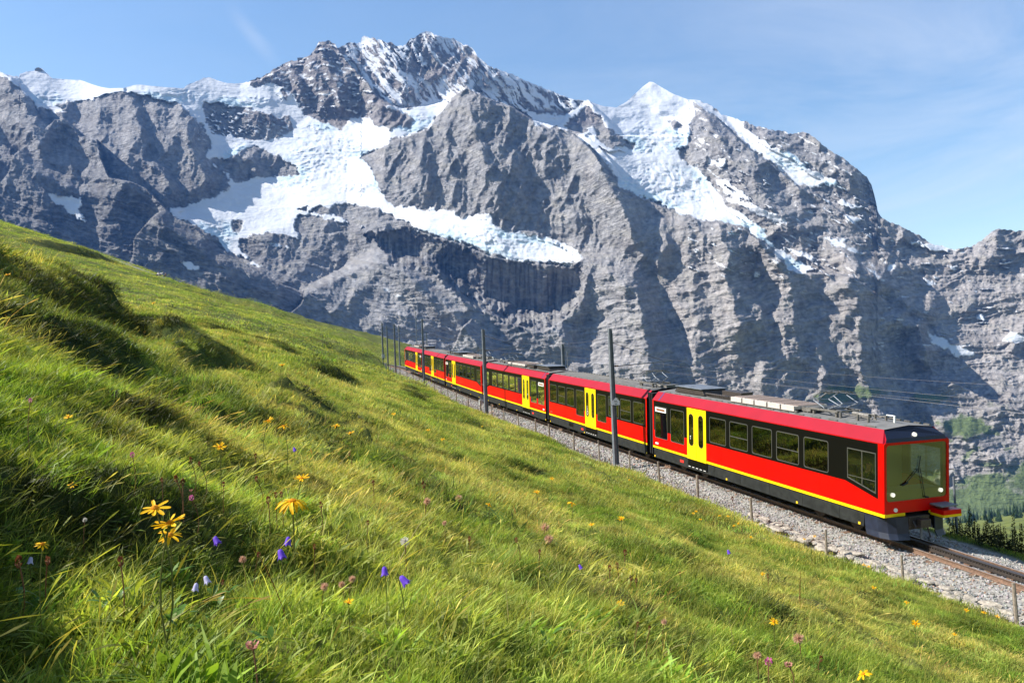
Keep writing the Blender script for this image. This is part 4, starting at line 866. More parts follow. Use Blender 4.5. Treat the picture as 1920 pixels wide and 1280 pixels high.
t_, s_, h_, p_ = mast(1155, 616, -2.75, .23, 'tall grey steel mast with white house-shaped 95 sign, in front of the middle coach'); NEAR.append((s_, h_, p_)); mast95 = (t_, h_, p_)
NEAR.append(mast(912, 617, -2.75, .27, 'dark steel mast hiding the gap between the two coupled trains')[1:])
NEAR.append(mast(796, 597, -2.75, .22, 'steel mast in front of the rear railcar beside its first yellow doors')[1:])
NEAR.append(mast(742, 607, -2.75, .24, 'steel mast just uphill of the tail of the train')[1:])
NEAR.append(mast(728, 610, -2.75, .20, 'thin steel mast next to the mast carrying grey cabinets')[1:])
t5 = mast(719, 605, -2.9, .24, 'steel mast with grey cabinets at its foot, farthest up the line'); NEAR.append(t5[1:])
FARM = []
FARM.append(mast(783, 584, 3.4, .17, 'tall pale tubular mast rising beyond the rear railcar', 'tube', False, s=None)[1:])
FARM.append(mast(802, 623, 3.4, .16, 'short dark mast behind the rear railcar roof', 'steel', False)[1:])
FARM.append(mast(1060, 644.5, 3.3, .26, 'stout dark mast behind the roof of the front train', 'steel', False)[1:])
FARM.append(mast(1068, 658, 4.6, .10, 'thin pale pole close beside the stout dark mast behind the front train', 'tube', False)[1:])
FARM.append(mast(750, 610, 2.9, .20, 'steel mast on the far side of the line where it bends away', 'steel', False)[1:])
mast(1792, 893, 4.4, .10, 'slim pale post beyond the track right of the driving cab', 'tube', False, group=None)
# sign and bracket on the first mast
tm, hm, pm = mast95
M_white = mat('white enamel', (.72, .72, .76), .4); M_ink = mat('black lettering', (.02, .02, .02), .6)
y_s = h_for(pm, 757.0)
sg = MB(); sg.add([(-.19, 0, 0), (.19, 0, 0), (.19, 0, .20), (0, 0, .40), (-.19, 0, .20), (-.19, .012, 0), (.19, .012, 0), (.19, .012, .20), (0, .012, .40), (-.19, .012, .20)],
                  [(0, 1, 2, 3, 4), (9, 8, 7, 6, 5), (0, 5, 6, 1), (1, 6, 7, 2), (2, 7, 8, 3), (3, 8, 9, 4), (4, 9, 5, 0)])
so_ = sg.build('sign_plate', M_white, tm); so_.location = (.06, -.18, y_s-.06); so_.rotation_euler = (0, 0, -float(heading(s_))-.05)
flag_text('95', .17, (0, -.004, .175), (pi/2, 0, 0), M_ink, so_); bx = MB(); bx.box(-.06, .06, -.0035, 0, .045, .075); bx.build('sign_line', M_ink, so_)
br = MB()
for a, b in (((-.30, -.14, y_s-.05), (-.30, -.14, y_s+.28)), ((-.30, -.14, y_s-.05), (-.05, -.14, y_s-.05)), ((-.30, -.14, y_s+.28), (-.05, -.14, y_s+.28))): br.bar(a, b, .012, 6)
br.build('bracket', M_galv, tm)
t5o = t5[0]
for dx in (-.38, .34):
    c = MB(); c.box(dx-.16, dx+.16, -.35, -.1, 0, 1.15); c.build('cabinet', M_cab, t5o, bevel=.01)
c = MB(); c.box(-.22, .22, -.30, -.12, 1.9, 2.5); c.build('switch_box', M_cab, t5o, bevel=.01)
# small signal stand by the second mast
sb_ = s_at(903, -2.85); p = trk(sb_, -2.9); p.z = gz(p.x, p.y); t = tag(empty('cable_stand', p, float(heading(sb_))), 'small grey cable stand with a box, left of the dark mast by the train gap', 'cable stand')
c = MB(); c.bar((0, 0, -.1), (0, 0, 1.35), .05, 8); c.build('post', M_galv, t); c = MB(); c.box(-.13, .13, -.12, .12, .75, 1.15); c.box(-.1, .1, -.09, .09, .1, .4); c.build('box', M_cab, t, bevel=.01)
# wires
def wire(name, pts, r, label, sag=.0, cat='wire', seg=10, parent=None, mt=None):
    m = MB()
    for a, b in zip(pts[:-1], pts[1:]):
        a, b = Vector(a), Vector(b); q = [a.lerp(b, k/seg)-Vector((0, 0, sag*4*(k/seg)*(1-k/seg))) for k in range(seg+1)]; m.tube(q, r, 5)
    o = m.build(name, mt or M_wire, parent); 
    return tag(o, label, cat) if parent is None else o
ss = [-60, -30, -8, 14]+[s_]+[n[0] for n in sorted(NEAR, key=lambda n: n[0])]
ss = sorted(set([-60, -34, -8]+[round(n[0], 2) for n in NEAR]+[118]))
_c = [trk(s, .25*(-1)**i, CW) for i, s in enumerate(ss)]
wire('contact_wire', _c, .008, 'contact wire touched by the raised pantographs above the roofs')
_m = [trk(s, .1*(-1)**i, CW+.42) for i, s in enumerate(ss)]
wire('catenary_cable', _m, .006, 'second overhead cable strung just above the contact wire', sag=.18)
nm = sorted(NEAR, key=lambda n: n[0])
top = lambda n, d: Vector((n[2].x, n[2].y, n[2].z+n[1]-d))
fm = sorted(FARM[:1]+[FARM[2]], key=lambda n: n[0])
wire('feeder_wire', [trk(-30, 3.4, 6.2)]+[top(n, .15) for n in fm]+[trk(118, 3, 6.4)], .006, 'high feeder wire running from the tall pale mast along the far side', sag=.8)
wire('feeder_wire', [trk(-30, 3.9, 5.5)]+[top(n, .95)+Vector((.35, .1, 0)) for n in fm]+[trk(118, 3.4, 5.6)], .006, 'lower feeder wire hung from the crossarm of the tall pale mast', sag=.8)
wire('return_wire', [top(n, .5) for n in nm[:3]], .010, 'return wire strung between the three nearest dark masts', sag=.5)
wire('return_wire', [top(n, 1.1) for n in nm[1:]], .010, 'lower return wire between the masts beside the rear train', sag=.4)
# ------------------------------------------------------------------ the train: two coupled three-part rack railcars
def paint(name, c, rough=.32, coat=.5):
    m = mat(name, c, rough, 0, .2); m.node_tree.nodes['Principled BSDF'].inputs['Coat Weight'].default_value = coat*.12; m.node_tree.nodes['Principled BSDF'].inputs['Coat Roughness'].default_value = .12
    return noisy(m, 1.3, .07, .02, bscale=2.5, bdist=.02)
M_red = paint('red coach paint', (.64, .002, .001)); M_pink = paint('sun-faded crimson roof edge', (.29, .0008, .014), .6, .05); M_yel = paint('yellow paint', (.86, .60, .006), .38, .3)
M_skirt = noisy(mat('dusty dark grey skirt', (.020, .022, .020), .65, spec=.2), 5, .35, .15, rough_amt=.12)
M_blk = mat('black window band', (.005, .005, .004), .3, 0, .10); M_rub = mat('black rubber bellows', (.012, .012, .012), .7)
M_roof = noisy(mat('grey roof sheet', (.15, .148, .145), .75, spec=.2), 3, .18, .2); M_gear = noisy(mat('roof equipment', (.16, .15, .135), .6, .3), 9, .4, .2)
M_pale = noisy(mat('pale ribbed covers', (.52, .47, .42), .6), 12, .15); M_alu = mat('brushed window frame', (.20, .20, .19), .36, .7); M_brown = mat('resistor slats', (.26, .20, .17), .7)
M_navy = paint('dark blue visor', (.010, .014, .030), .22, .8); M_lamp = mat('lamp glass', (.85, .83, .75), .1); M_int = mat('dim interior', (.16, .17, .14), .8); M_seat = mat('seat cloth', (.05, .07, .12), .9)
M_yb = mat('yellow marking', (.75, .50, .02), .5); M_wm = mat('white marking', (.75, .75, .72), .5); M_rm = mat('red marking', (.65, .03, .02), .5); M_mast_shade = mat('mast shadow strip', (.06, .01, .10), .5); M_or = mat('display strip', (.22, .09, .04), .4)
def glass(name, tint, refl, tr):
    m = bpy.data.materials.new(name); m.use_nodes = True; nt = m.node_tree; N = nt.nodes; L = nt.links; N.remove(N['Principled BSDF'])
    a = N.new('ShaderNodeBsdfTransparent'); a.inputs[0].default_value = (*tint, 1); g = N.new('ShaderNodeBsdfGlossy'); g.inputs['Roughness'].default_value = .015; g.inputs[0].default_value = (1, 1, 1, 1)
    lw = N.new('ShaderNodeFresnel'); lw.inputs[0].default_value = 1.5; mr = N.new('ShaderNodeMapRange'); mr.inputs['From Max'].default_value = 1; mr.inputs['To Min'].default_value = refl; mr.inputs['To Max'].default_value = 1
    L.new(lw.outputs[0], mr.inputs['Value']); ms = N.new('ShaderNodeMixShader'); L.new(mr.outputs[0], ms.inputs[0]); L.new(a.outputs[0], ms.inputs[1]); L.new(g.outputs[0], ms.inputs[2]); L.new(ms.outputs[0], N['Material Output'].inputs['Surface'])
    return m
G_side = glass('tinted side glass', (.10, .11, .09), .13, 0); G_cab = glass('cab side glass', (.82, .84, .80), .08, 0); G_front = glass('windscreen', (.66, .74, .48), .13, 0)
W = 1.33; ZS, ZY, ZR, ZB, ZP, ZT = .46, .95, 1.05, 1.84, 3.33, 3.72; WT = 1.0
def strip(mb, x0, x1, z0, z1, y, s):
    """flat vertical panel on side s (-1 near, +1 far)"""
    a = [(x0, s*y, z0), (x1, s*y, z0), (x1, s*y, z1), (x0, s*y, z1)]; mb.add(a, [(0, 1, 2, 3)] if s < 0 else [(3, 2, 1, 0)])
def rrect(x0, x1, z0, z1, r, n=4):
    p = []
    for cx_, cz_, a0 in ((x1-r, z1-r, 0), (x0+r, z1-r, 90), (x0+r, z0+r, 180), (x1-r, z0+r, 270)):
        for k in range(n+1): a = radians(a0+90*k/n); p.append((cx_+r*cos(a), cz_+r*sin(a)))
    return p
def inset(poly, d):
    cx_ = sum(p[0] for p in poly)/len(poly); cz_ = sum(p[1] for p in poly)/len(poly); out = []
    n = len(poly)
    for i in range(n):
        (ax, az), (bx_, bz), (cx2, cz2) = poly[i-1], poly[i], poly[(i+1) % n]
        t = Vector((cx2-ax, cz2-az)).normalized(); nrm = Vector((-t.y, t.x)); out.append((bx_+nrm.x*d, bz+nrm.y*d))
    return out
def window(parent, poly, s, name='window', div=None, fw=.028, fm=None, gm=None, y=W, proud=.012):
    """frame standing proud, glass set back in it; poly counter-clockwise in (x, z)"""
    m = MB(); n = len(poly); inn = inset(poly, fw); Y = lambda d: s*(y+d)
    o_ = [(p[0], Y(proud), p[1]) for p in poly]; i_ = [(p[0], Y(proud), p[1]) for p in inn]; ob = [(p[0], Y(0), p[1]) for p in poly]; ib = [(p[0], Y(.003), p[1]) for p in inn]
    b = len(m.v); m.v += o_+i_+ob+ib
    for k in range(n):
        j = (k+1) % n
        for f in ((k, j, n+j, n+k), (2*n+k, 2*n+j, j, k), (n+k, n+j, 3*n+j, 3*n+k)): m.f.append(f); m.m.append(0)
    m.f.append(tuple(3*n+k for k in range(n))); m.m.append(1)
    if div is not None:
        x0 = min(p[0] for p in poly)+.02; x1 = max(p[0] for p in poly)-.02; m.mi = 0; m.box(x0, x1, min(Y(.004), Y(.012)), max(Y(.004), Y(.012)), div-.014, div+.014)
    return m.build(name, [fm or M_alu, gm or G_side], parent)
def person(name, J, E, rad, mats, label, cat='person', root=0, sub=1):
    """one continuous body grown from a skeleton: joints J, bones E, radii; faces coloured by height/nearest joint"""
    me = bpy.data.meshes.new(name); me.from_pydata(J, E, []); o = bpy.data.objects.new(name, me); link(o)
    sk = o.modifiers.new('skin', 'SKIN')
    if not me.skin_vertices: 
        bpy.context.view_layer.objects.active = o
    lay = me.skin_vertices[0].data if me.skin_vertices else None
    if lay:
        for i, r in enumerate(rad): lay[i].radius = (r, r) if not isinstance(r, tuple) else r; lay[i].use_root = (i == root)
    sb = o.modifiers.new('smooth', 'SUBSURF'); sb.levels = sub; sb.render_levels = sub
    bpy.context.view_layer.update(); dg = bpy.context.evaluated_depsgraph_get(); ev = bpy.data.meshes.new_from_object(o.evaluated_get(dg))
    o.modifiers.clear(); ev.name = name; o.data = ev
    for m in mats[0]: ev.materials.append(m)
    JV = np.array(J); which = mats[1]; c = np.array([p.center for p in ev.polygons]); 
    idx = np.argmin(((c[:, None]-JV[None])**2).sum(-1), 1); ev.polygons.foreach_set('material_index', [which[i] for i in idx]); ev.polygons.foreach_set('use_smooth', [True]*len(ev.polygons))
    if label: tag(o, label, cat)
    return o
def carriage(root, kind, L, wins, doors, ends, name='carriage'):
    """local: x forward (downhill) with the front at 0 and the body behind (-x), y across (- = meadow side), z above rail"""
    m = MB(); mats = [M_red, M_pink, M_roof, M_skirt, M_blk, M_yel, M_int, M_mast_shade]
    x0, x1 = -L, 0.0; xf = x1-.0
    for s in (-1, 1):
        m.mi = 3; strip(m, x0, x1-(.9 if kind == 'cab' else 0), ZS, ZY, W-.045, s)
        if kind == 'cab': m.mi = 3
        m.mi = 5; strip(m, x0, x1, ZY, ZR, W, s)
        m.mi = 0; strip(m, x0, x1-(1.72 if kind == 'cab' else 0), ZR, ZB, W, s)
        if kind == 'cab':
            # black band with the slanting cab corner, red pillar at the very front
            m.mi = 4; strip(m, x0+.10, -1.72, ZB, ZP, W, s)
            a = [(-1.72, s*W, ZB), (-.22, s*W, 1.50), (-.22, s*W, ZP), (-1.72, s*W, ZP)]
            hq = [(-1.60, s*W, 1.96), (-.30, s*W, 1.66), (-.30, s*W, 2.98), (-1.60, s*W, 2.98)]     # a real opening for the cab window
            m.mi = 4; m.add(a+hq, [(k, (k+1) % 4, 4+(k+1) % 4, 4+k) for k in range(4)])
            m.mi = 0; m.add([(-1.72, s*W, ZR), (-.22, s*W, ZR), (-.22, s*W, 1.50), (-1.72, s*W, ZB)], [(0, 1, 2, 3)]); strip(m, -.22, 0, ZR, ZP, W, s)
        else: m.mi = 4; strip(m, x0+.10, x1-.10, ZB, ZP, W, s); m.mi = 0; strip(m, x1-.10, x1, ZB, ZP, W, s)
        m.mi = 0; strip(m, x0, x0+.10, ZB, ZP, W, s)
        # bevelled roof edge, with the small drip lip below it
        m.mi = 1; xe = x1-(.30 if kind == 'cab' else 0)
        q = [(x0, s*(W+.012), ZP), (x1, s*(W+.012), ZP), (xe, s*WT, ZT), (x0, s*WT, ZT)]; m.add(q, [(0, 1, 2, 3)] if s < 0 else [(3, 2, 1, 0)])
        m.mi = 0; q = [(x0, s*W, ZP-.035), (x1, s*W, ZP-.035), (x1, s*(W+.012), ZP), (x0, s*(W+.012), ZP)]; m.add(q, [(0, 1, 2, 3)] if s < 0 else [(3, 2, 1, 0)])
        m.mi = 2; q = [(x0, s*WT, ZT), (xe, s*WT, ZT), (xe, 0, ZT+.09), (x0, 0, ZT+.09)]; m.add(q, [(0, 1, 2, 3)] if s < 0 else [(3, 2, 1, 0)])
        if kind == 'cab': m.mi = 7; q = [(-L+.58, s*(W+.016), ZP+.005), (-L+.70, s*(W+.016), ZP+.005), (-L+.70, s*(WT+.004), ZT+.002), (-L+.58, s*(WT+.004), ZT+.002)]; m.add(q, [(0, 1, 2, 3)] if s < 0 else [(3, 2, 1, 0)])  # dark strip painted across the roof edge as the mast's shadow
    # underside, floor, end walls, and a dark tub inside
    m.mi = 3; m.add([(x0, -W+.045, ZS), (x1-(.9 if kind == 'cab' else 0), -W+.045, ZS), (x1-(.9 if kind == 'cab' else 0), W-.045, ZS), (x0, W-.045, ZS)], [(0, 3, 2, 1)])
    m.mi = 6; m.box(x0+.05, x1-.35, -W+.09, W-.09, ZR+.02, ZR+.06)
    m.mi = 4
    for xx in ([x0, x1] if kind != 'cab' else [x0]):
        m.add([(xx, -W, ZS), (xx, W, ZS), (xx, W, ZP), (xx, WT, ZT), (xx, -WT, ZT), (xx, -W, ZP)], [(0, 1, 2, 3, 4, 5)])
    if kind == 'cab':
        m.mi = 6; m.box(-1.95, -1.90, -W+.06, W-.06, ZR+.06, 3.3)
    body = m.build(name, mats, root)
    # roof edge trims and walkway cleats
    r = MB()
    for x in np.arange(x0+.4, x1-.6, .42): r.box(x, x+.24, WT-.02, WT+.05, ZT+.01, ZT+.055)
    for x in np.arange(x0+.6, x1-.8, .9): r.box(x, x+.5, -WT+.06, -WT+.10, ZT+.02, ZT+.05)
    r.build('roof_cleats', M_gear, body)
    pj = MB()                       # joints between the side panels, and the seam above the yellow stripe
    for s in (-1, 1):
        for x in np.arange(x0+2.95, x1-1.9, 3.14):
            if all(not (-b-.1 < x < -a+.1) for (a, b, _i) in doors): pj.box(x-.005, x+.005, min(s*(W-.002), s*(W+.0025)), max(s*(W-.002), s*(W+.0025)), ZR+.005, ZB-.005)
        for x in np.arange(x0+1.6, x1-1.3, 1.95): pj.box(x-.005, x+.005, min(s*(W-.05), s*(W-.0425)), max(s*(W-.05), s*(W-.0425)), ZS+.01, ZY-.01)
        pj.box(x0+3.4, x0+4.1, min(s*(W-.05), s*(W-.040)), max(s*(W-.05), s*(W-.040)), .62, .84)
    pj.build('panel_joint', M_blk, body)
    for s in (-1, 1):
        for (a, b, z0, z1, dv) in wins: window(body, rrect(-b, -a, z0, z1, .10), s, div=dv)
        for (a, b, icon) in doors:
            mid_ = -(a+b)/2
            for (u, v_) in ((-b, mid_-.008), (mid_+.008, -a)):
                d = MB(); d.box(u, v_, min(s*W, s*(W+.022)), max(s*W, s*(W+.022)), ZY-.02, ZP-.06); dd = d.build('door', M_yel, body, bevel=.008)
            for (u, v_) in ((-b+.17, -b+.57), (mid_+.19, mid_+.59)):
                window(body, rrect(u, v_, 1.56, 3.02, .18, 5), s, 'door_window', fm=M_rub, fw=.03, y=W+.022)
            st = MB(); st.mi = 0; st.box(-b-.02, -a+.02, min(s*(W-.045), s*(W-.02)), max(s*(W-.045), s*(W-.02)), ZS+.10, ZY-.06)
            for k in range(5): 
                st.mi = 1; st.box(-b+.05+k*.32, -b+.22+k*.32, min(s*(W-.02), s*(W-.012)), max(s*(W-.02), s*(W-.012)), ZS+.10, ZS+.125)
            st.build('door_step', [M_blk, M_wm], body)
            b_ = MB(); b_.bar((mid_-.06, s*(W+.02), 1.72), (mid_-.06, s*(W+.04), 1.72), .025, 8); b_.build('door_button', M_alu, body)
            if icon:
                ic = MB(); Yc = s*(W+.031); cx_ = -b+.37; n = 14     # wheelchair pictogram on the door glass
                for k in range(n): 
                    a0, a1 = 2*pi*k/n, 2*pi*(k+1)/n; ic.add([(cx_+.11*cos(a0), Yc, 1.78+.11*sin(a0)), (cx_+.11*cos(a1), Yc, 1.78+.11*sin(a1)), (cx_+.08*cos(a1), Yc, 1.78+.08*sin(a1)), (cx_+.08*cos(a0), Yc, 1.78+.08*sin(a0))], [(0, 1, 2, 3)])
                ic.box(cx_-.05, cx_-.01, Yc-.002, Yc+.002, 1.86, 2.10); ic.box(cx_-.05, cx_+.08, Yc-.002, Yc+.002, 1.86, 1.90); ic.box(cx_-.05, cx_+.06, Yc-.002, Yc+.002, 2.0, 2.03); ic.bar((cx_-.03, Yc-.002, 2.16), (cx_-.03, Yc+.002, 2.16), .035, 10)
                ic.build('wheelchair_symbol', M_wm, body)
            rd = MB(); rd.box(-b-.75, -b-.42, min(s*(W-.045), s*(W-.03)), max(s*(W-.045), s*(W-.03)), .62, .74); rd.build('red_marking', M_rm, body)
            rd = MB(); rd.bar((-b+.32, s*(W+.024), 1.98), (-b+.32, s*(W+.034), 1.98), .035, 10); rd.bar((-b+.32, s*(W+.024), 1.88), (-b+.32, s*(W+.034), 1.88), .025, 10)
            if not icon: rd.build('door_sticker', M_wm, body)
        ym = MB()
        for x in (x0+.12, x1-(1.1 if kind == 'cab' else .12), x0+L*.42, x0+L*.72): ym.box(x-.05, x+.05, min(s*(W-.045), s*(W-.028)), max(s*(W-.045), s*(W-.028)), ZS+.02, ZS+.10)
        ym.build('lifting_mark', M_yb, body)
        # coach number panel, too small to read
        nm_ = MB(); nm_.box(x0+.25, x0+.55, min(s*W, s*(W+.004)), max(s*W, s*(W+.004)), 1.15, 1.24); nm_.build('number_plate', M_or if kind != 'cab' else M_wm, body)
    # wheels and bogies
    for xb in ((-3.0, -L+2.6) if kind == 'cab' else (-2.4, -L+2.4)):
        for dx in (-.95, .95):
            bg_ = MB()
            for sy in (-.5, .5): bg_.bar((xb+dx, sy-.06, .34), (xb+dx, sy+.06, .34), .34, 16)
            bg_.bar((xb+dx, -.5, .34), (xb+dx, .5, .34), .07, 8); bg_.build('wheelset', M_steel, body)
        fr = MB(); fr.box(xb-1.5, xb+1.5, -.85, -.68, .36, .55); fr.box(xb-1.5, xb+1.5, .68, .85, .36, .55); fr.box(xb-.4, xb+.4, -.7, .7, .22, .46); fr.build('bogie_frame', M_steel, body)
    return body
def seats(body, xs):
    m = MB()
    for x in xs:
        for y0, y1 in ((-1.15, -.30), (.30, 1.15)): m.box(x-.22, x+.22, y0, y1, 1.40, 1.52); m.box(x-.28, x-.20, y0, y1, 1.5, 2.25)
    m.build('seats', M_seat, body)
def pantograph(body, x):
    m = MB(); z0 = ZT+.22; zt = CW-.02
    m.box(x-.75, x+.75, -.55, -.45, z0, z0+.07); m.box(x-.75, x+.75, .45, .55, z0, z0+.07); m.box(x-.75, x-.65, -.5, .5, z0, z0+.06); m.box(x+.6, x+.7, -.5, .5, z0, z0+.06)
    for y in (-.45, .45):
        for xx in (-.6, .6): m.bar((x+xx, y, ZT+.02), (x+xx, y, z0), .06, 8)
    h = m.build('pantograph_base', M_gear, body)
    m = MB()
    for s in (-1, 1):        # two half-scissor arms
        for y in (-.38, .38):
            m.bar((x+s*.12, y, z0+.08), (x+s*.78, y*.9, z0+.32), .022, 6); m.bar((x+s*.78, y*.9, z0+.32), (x+s*.18, y*.75, zt-.06), .016, 6)
        m.bar((x+s*.78, -.36, z0+.32), (x+s*.78, .36, z0+.32), .016, 6); m.bar((x+s*.12, -.42, z0+.08), (x+s*.12, .42, z0+.08), .04, 8)
    m.build('pantograph_arms', M_galv, body)
    m = MB()
    for dx in (-.18, .18):
        m.beam((x+dx, -.55, zt), (x+dx, .55, zt), .06, .03)
        for s in (-1, 1): m.bar((x+dx, s*.55, zt), (x+dx, s*.82, zt-.16), .018, 6)
    m.bar((x-.18, -.35, zt-.03), (x+.18, -.35, zt-.03), .015, 6); m.bar((x-.18, .35, zt-.03), (x+.18, .35, zt-.03), .015, 6)
    m.build('pantograph_head', M_gear, body)
def roof_gear(body, L, kind):
    z = ZT+.10
    if kind == 'cab':
        n = 5
        for k in range(n):
            xa = -9.3+k*.86; r = MB(); r.mi = 0; r.box(xa, xa+.80, -.72, .72, z+.04, z+.16); r.mi = 1
            for j in range(8): r.box(xa+.05+j*.093, xa+.11+j*.093, -.60, .62, z+.16, z+.185)
            r.mi = 0; r.box(xa+.02, xa+.78, -.80, -.72, z-.02, z+.17); r.build('resistor_bank', [M_pale, M_brown], body)
        r = MB(); r.box(-9.4, -4.95, -.78, -.70, z-.05, z-.0); r.box(-9.4, -4.95, .70, .78, z-.05, z-.0); r.build('bank_rail', M_gear, body)
        pantograph(body, -3.75)
        r = MB(); r.bar((-2.7, -.1, z+.12), (-1.9, -.12, z+.10), .085, 12); r.bar((-2.9, -.35, z+.1), (-1.4, -.3, z+.05), .02, 6); r.bar((-2.6, .35, z+.1), (-1.3, .4, z+.06), .02, 6)
        for x in (-4.9, -4.7, -2.95, -2.1, -1.6): r.bar((x, -.45, z-.04), (x, -.45, z+.16), .045, 8); r.bar((x, .3, z-.04), (x, .3, z+.14), .045, 8)
        r.box(-5.0, -4.5, -.5, .2, z, z+.14); r.build('high_voltage_gear', M_gear, body)
        r = MB(); r.beam((-.95, .05, z-.08), (-.95, .05, z+.22), .05, .05, up=(1, 0, 0)); r.beam((-.97, .05, z+.21), (-1.3, .05, z+.21), .05, .03); r.build('aerial', M_wm, body)
        # ventilation housing with slanted silver ends, and the dark cable tray behind it
        r = MB(); r.mi = 0
        prof = [(-14.4, z-.02), (-14.1, z+.22), (-11.9, z+.26), (-11.7, z-.02)]
        r.add([(x, y, zz) for y in (-.62, .62) for (x, zz) in prof], [(0, 1, 2, 3)[::-1], (4, 5, 6, 7), (0, 1, 5, 4), (1, 2, 6, 5), (2, 3, 7, 6)]); r.mi = 1; r.box(-14.2, -11.8, -.70, .70, z+.24, z+.28)
        r.build('ventilation_housing', [M_steel, M_galv], body, bevel=.01)
        r = MB(); r.box(-11.4, -9.9, .15, .75, z, z+.22)
        for k in range(14): r.box(-11.6+k*.16, -11.5+k*.16, -.55, -.35, z-.03, z+.10)
        r.bar((-11.6, -.6, z+.1), (-10.2, -.45, z+.08), .035, 6); r.build('cable_tray', M_steel, body)
    else:
        pantograph(body, -1.55)
        r = MB(); r.bar((-.7, -.3, z+.1), (-.1, -.35, z+.06), .07, 10); r.box(-.6, -.1, -.1, .6, z-.02, z+.12)
        for x in (-2.5, -2.35, -.7): r.bar((x, -.4, z-.04), (x, -.4, z+.12), .04, 8)
        r.build('high_voltage_gear', M_gear, body)
        r = MB()
        for y in np.arange(-.8, .81, .2): r.box(-L+.3, -2.8, y-.012, y+.012, ZT+.01+.08*(1-abs(y)), ZT+.032+.08*(1-abs(y)))
        r.build('roof_ribs', M_roof, body)
def cab_front(body, lights_on=True):
    xf = 0.0; fx = .04
    # red frame round the windscreen
    def front_panel(poly_out, name, m_, x=fx, th=.05, hole=None):
        m = MB(); n = len(poly_out)
        if hole is None:
            m.add([(x, y, z) for (y, z) in poly_out]+[(x-th, y, z) for (y, z) in poly_out], [tuple(range(n)), tuple(range(n, 2*n))[::-1]]+[(k, n+k, n+(k+1) % n, (k+1) % n) for k in range(n)])
        else:
            m.add([(x, y, z) for (y, z) in poly_out]+[(x, y, z) for (y, z) in hole]+[(x-th, y, z) for (y, z) in poly_out]+[(x-th, y, z) for (y, z) in hole],
                  [(k, (k+1) % n, n+(k+1) % n, n+k) for k in range(n)]+[(n+k, n+(k+1) % n, 3*n+(k+1) % n, 3*n+k) for k in range(n)]+[(2*n+k, 2*n+(k+1) % n, (k+1) % n, k)[::-1] for k in range(n)])
        return m.build(name, m_, body)
    out = rrect(-W, W, 1.05, 3.34, .07, 3); hole = rrect(-W+.10, W-.10, 1.44, 3.26, .12, 3)
    front_panel(out, 'front_frame', M_red, hole=hole)
    m = MB(); g = rrect(-W+.10, W-.10, 1.44, 3.26, .12, 3); m.add([(fx-.02, y, z) for (y, z) in g], [tuple(range(len(g)))]); m.build('windscreen', G_front, body)
    # dark blue visor leaning back above the windscreen
    m = MB(); m.mi = 0
    m.add([(fx, -W+.06, 3.30), (fx, W-.06, 3.30), (fx-.05, W-.14, 3.46), (fx-.05, -W+.14, 3.46), (-.34, WT-.02, ZT+.0), (-.34, -WT+.02, ZT+.0), (-.34, 0, ZT+.09)], [(0, 1, 2, 3), (3, 2, 4, 6, 5)])
    m.build('visor', M_navy, body)
    m = MB()
    for s in (-1, 1): m.add([(0, s*(W+.012), ZP), (fx, s*(W-.06), 3.30), (fx-.05, s*(W-.14), 3.46), (-.34, s*(WT-.02), ZT), (-.30, s*WT, ZT)], [(0, 1, 2, 3, 4)] if s > 0 else [(4, 3, 2, 1, 0)])
    m.build('corner_cap', M_pink, body)
    for (y, z, r) in ((-.98, 1.66, .068), (.98, 1.66, .068), (0, 3.53, .07)):
        x = fx+.005 if z < 3 else -.045; m = MB(); m.bar((x-.05, y, z), (x+.02, y, z), r, 16); m.build('headlight', M_lampon, body)
    for y in (-.88, .88): m = MB(); m.bar((fx-.02, y, 1.16), (fx+.03, y-.02, 1.17), .065, 14); m.build('tail_lamp', M_lamp, body)
    # yellow stripe wrapping the corners, skirt with the plough below
    m = MB()
    for s in (-1, 1): m.box(-.0, fx+.006, min(s*.50, s*W), max(s*.50, s*W), ZY, ZR)
    m.build('corner_stripe', M_yel, body)
    for s in (-1, 1):
        m = MB(); P = []
        for (u, y) in ((-.9, W-.045), (-.35, W-.06), (-.05, W-.18), (.12, .95), (.20, .55)): P.append((u, y))
        v = []; k = len(P)
        for (u, y) in P: v.append((u, s*y, ZY-.0)); 
        for (u, y) in P: v.append((u+.04, s*(y-.02), .42))
        for (u, y) in P: v.append((u+.12, s*(y+.0), .24))
        f = [(r*k+i, r*k+i+1, (r+1)*k+i+1, (r+1)*k+i) for r in range(2) for i in range(k-1)]; f = f if s > 0 else [q[::-1] for q in f]
        m.add(v, f); o = m.build('plough', M_plough, body, smooth=False); sd_ = o.modifiers.new('thick', 'SOLIDIFY'); sd_.thickness = .03
    m = MB(); m.bar((-.3, 0, .72), (.30, 0, .72), .13, 14); m.box(.22, .40, -.20, .20, .60, .86); m.box(-.4, .12, -.42, .42, .50, .92); m.bar((.15, -.28, .78), (.3, -.30, .60), .03, 8); m.bar((.15, .28, .78), (.34, .30, .58), .03, 8); m.bar((.1, .36, .5), (.2, .38, .2), .03, 8)
    m.build('coupler', M_steel, body, bevel=.012)
    m = MB(); m.beam((.30, -.10, .62), (.30, -.10, .22), .06, .05, up=(1, 0, 0)); m.build('hose_pipe', M_galv, body)
    m = MB(); m.mi = 0; m.box(.04, .52, .50, 1.18, 1.22, 1.27); m.mi = 1; m.box(.05, .58, .52, 1.26, .98, 1.13); m.mi = 2; m.box(.06, .585, .515, 1.265, .90, .98); m.build('front_step', [M_galv, M_red, M_yel], body, bevel=.006)
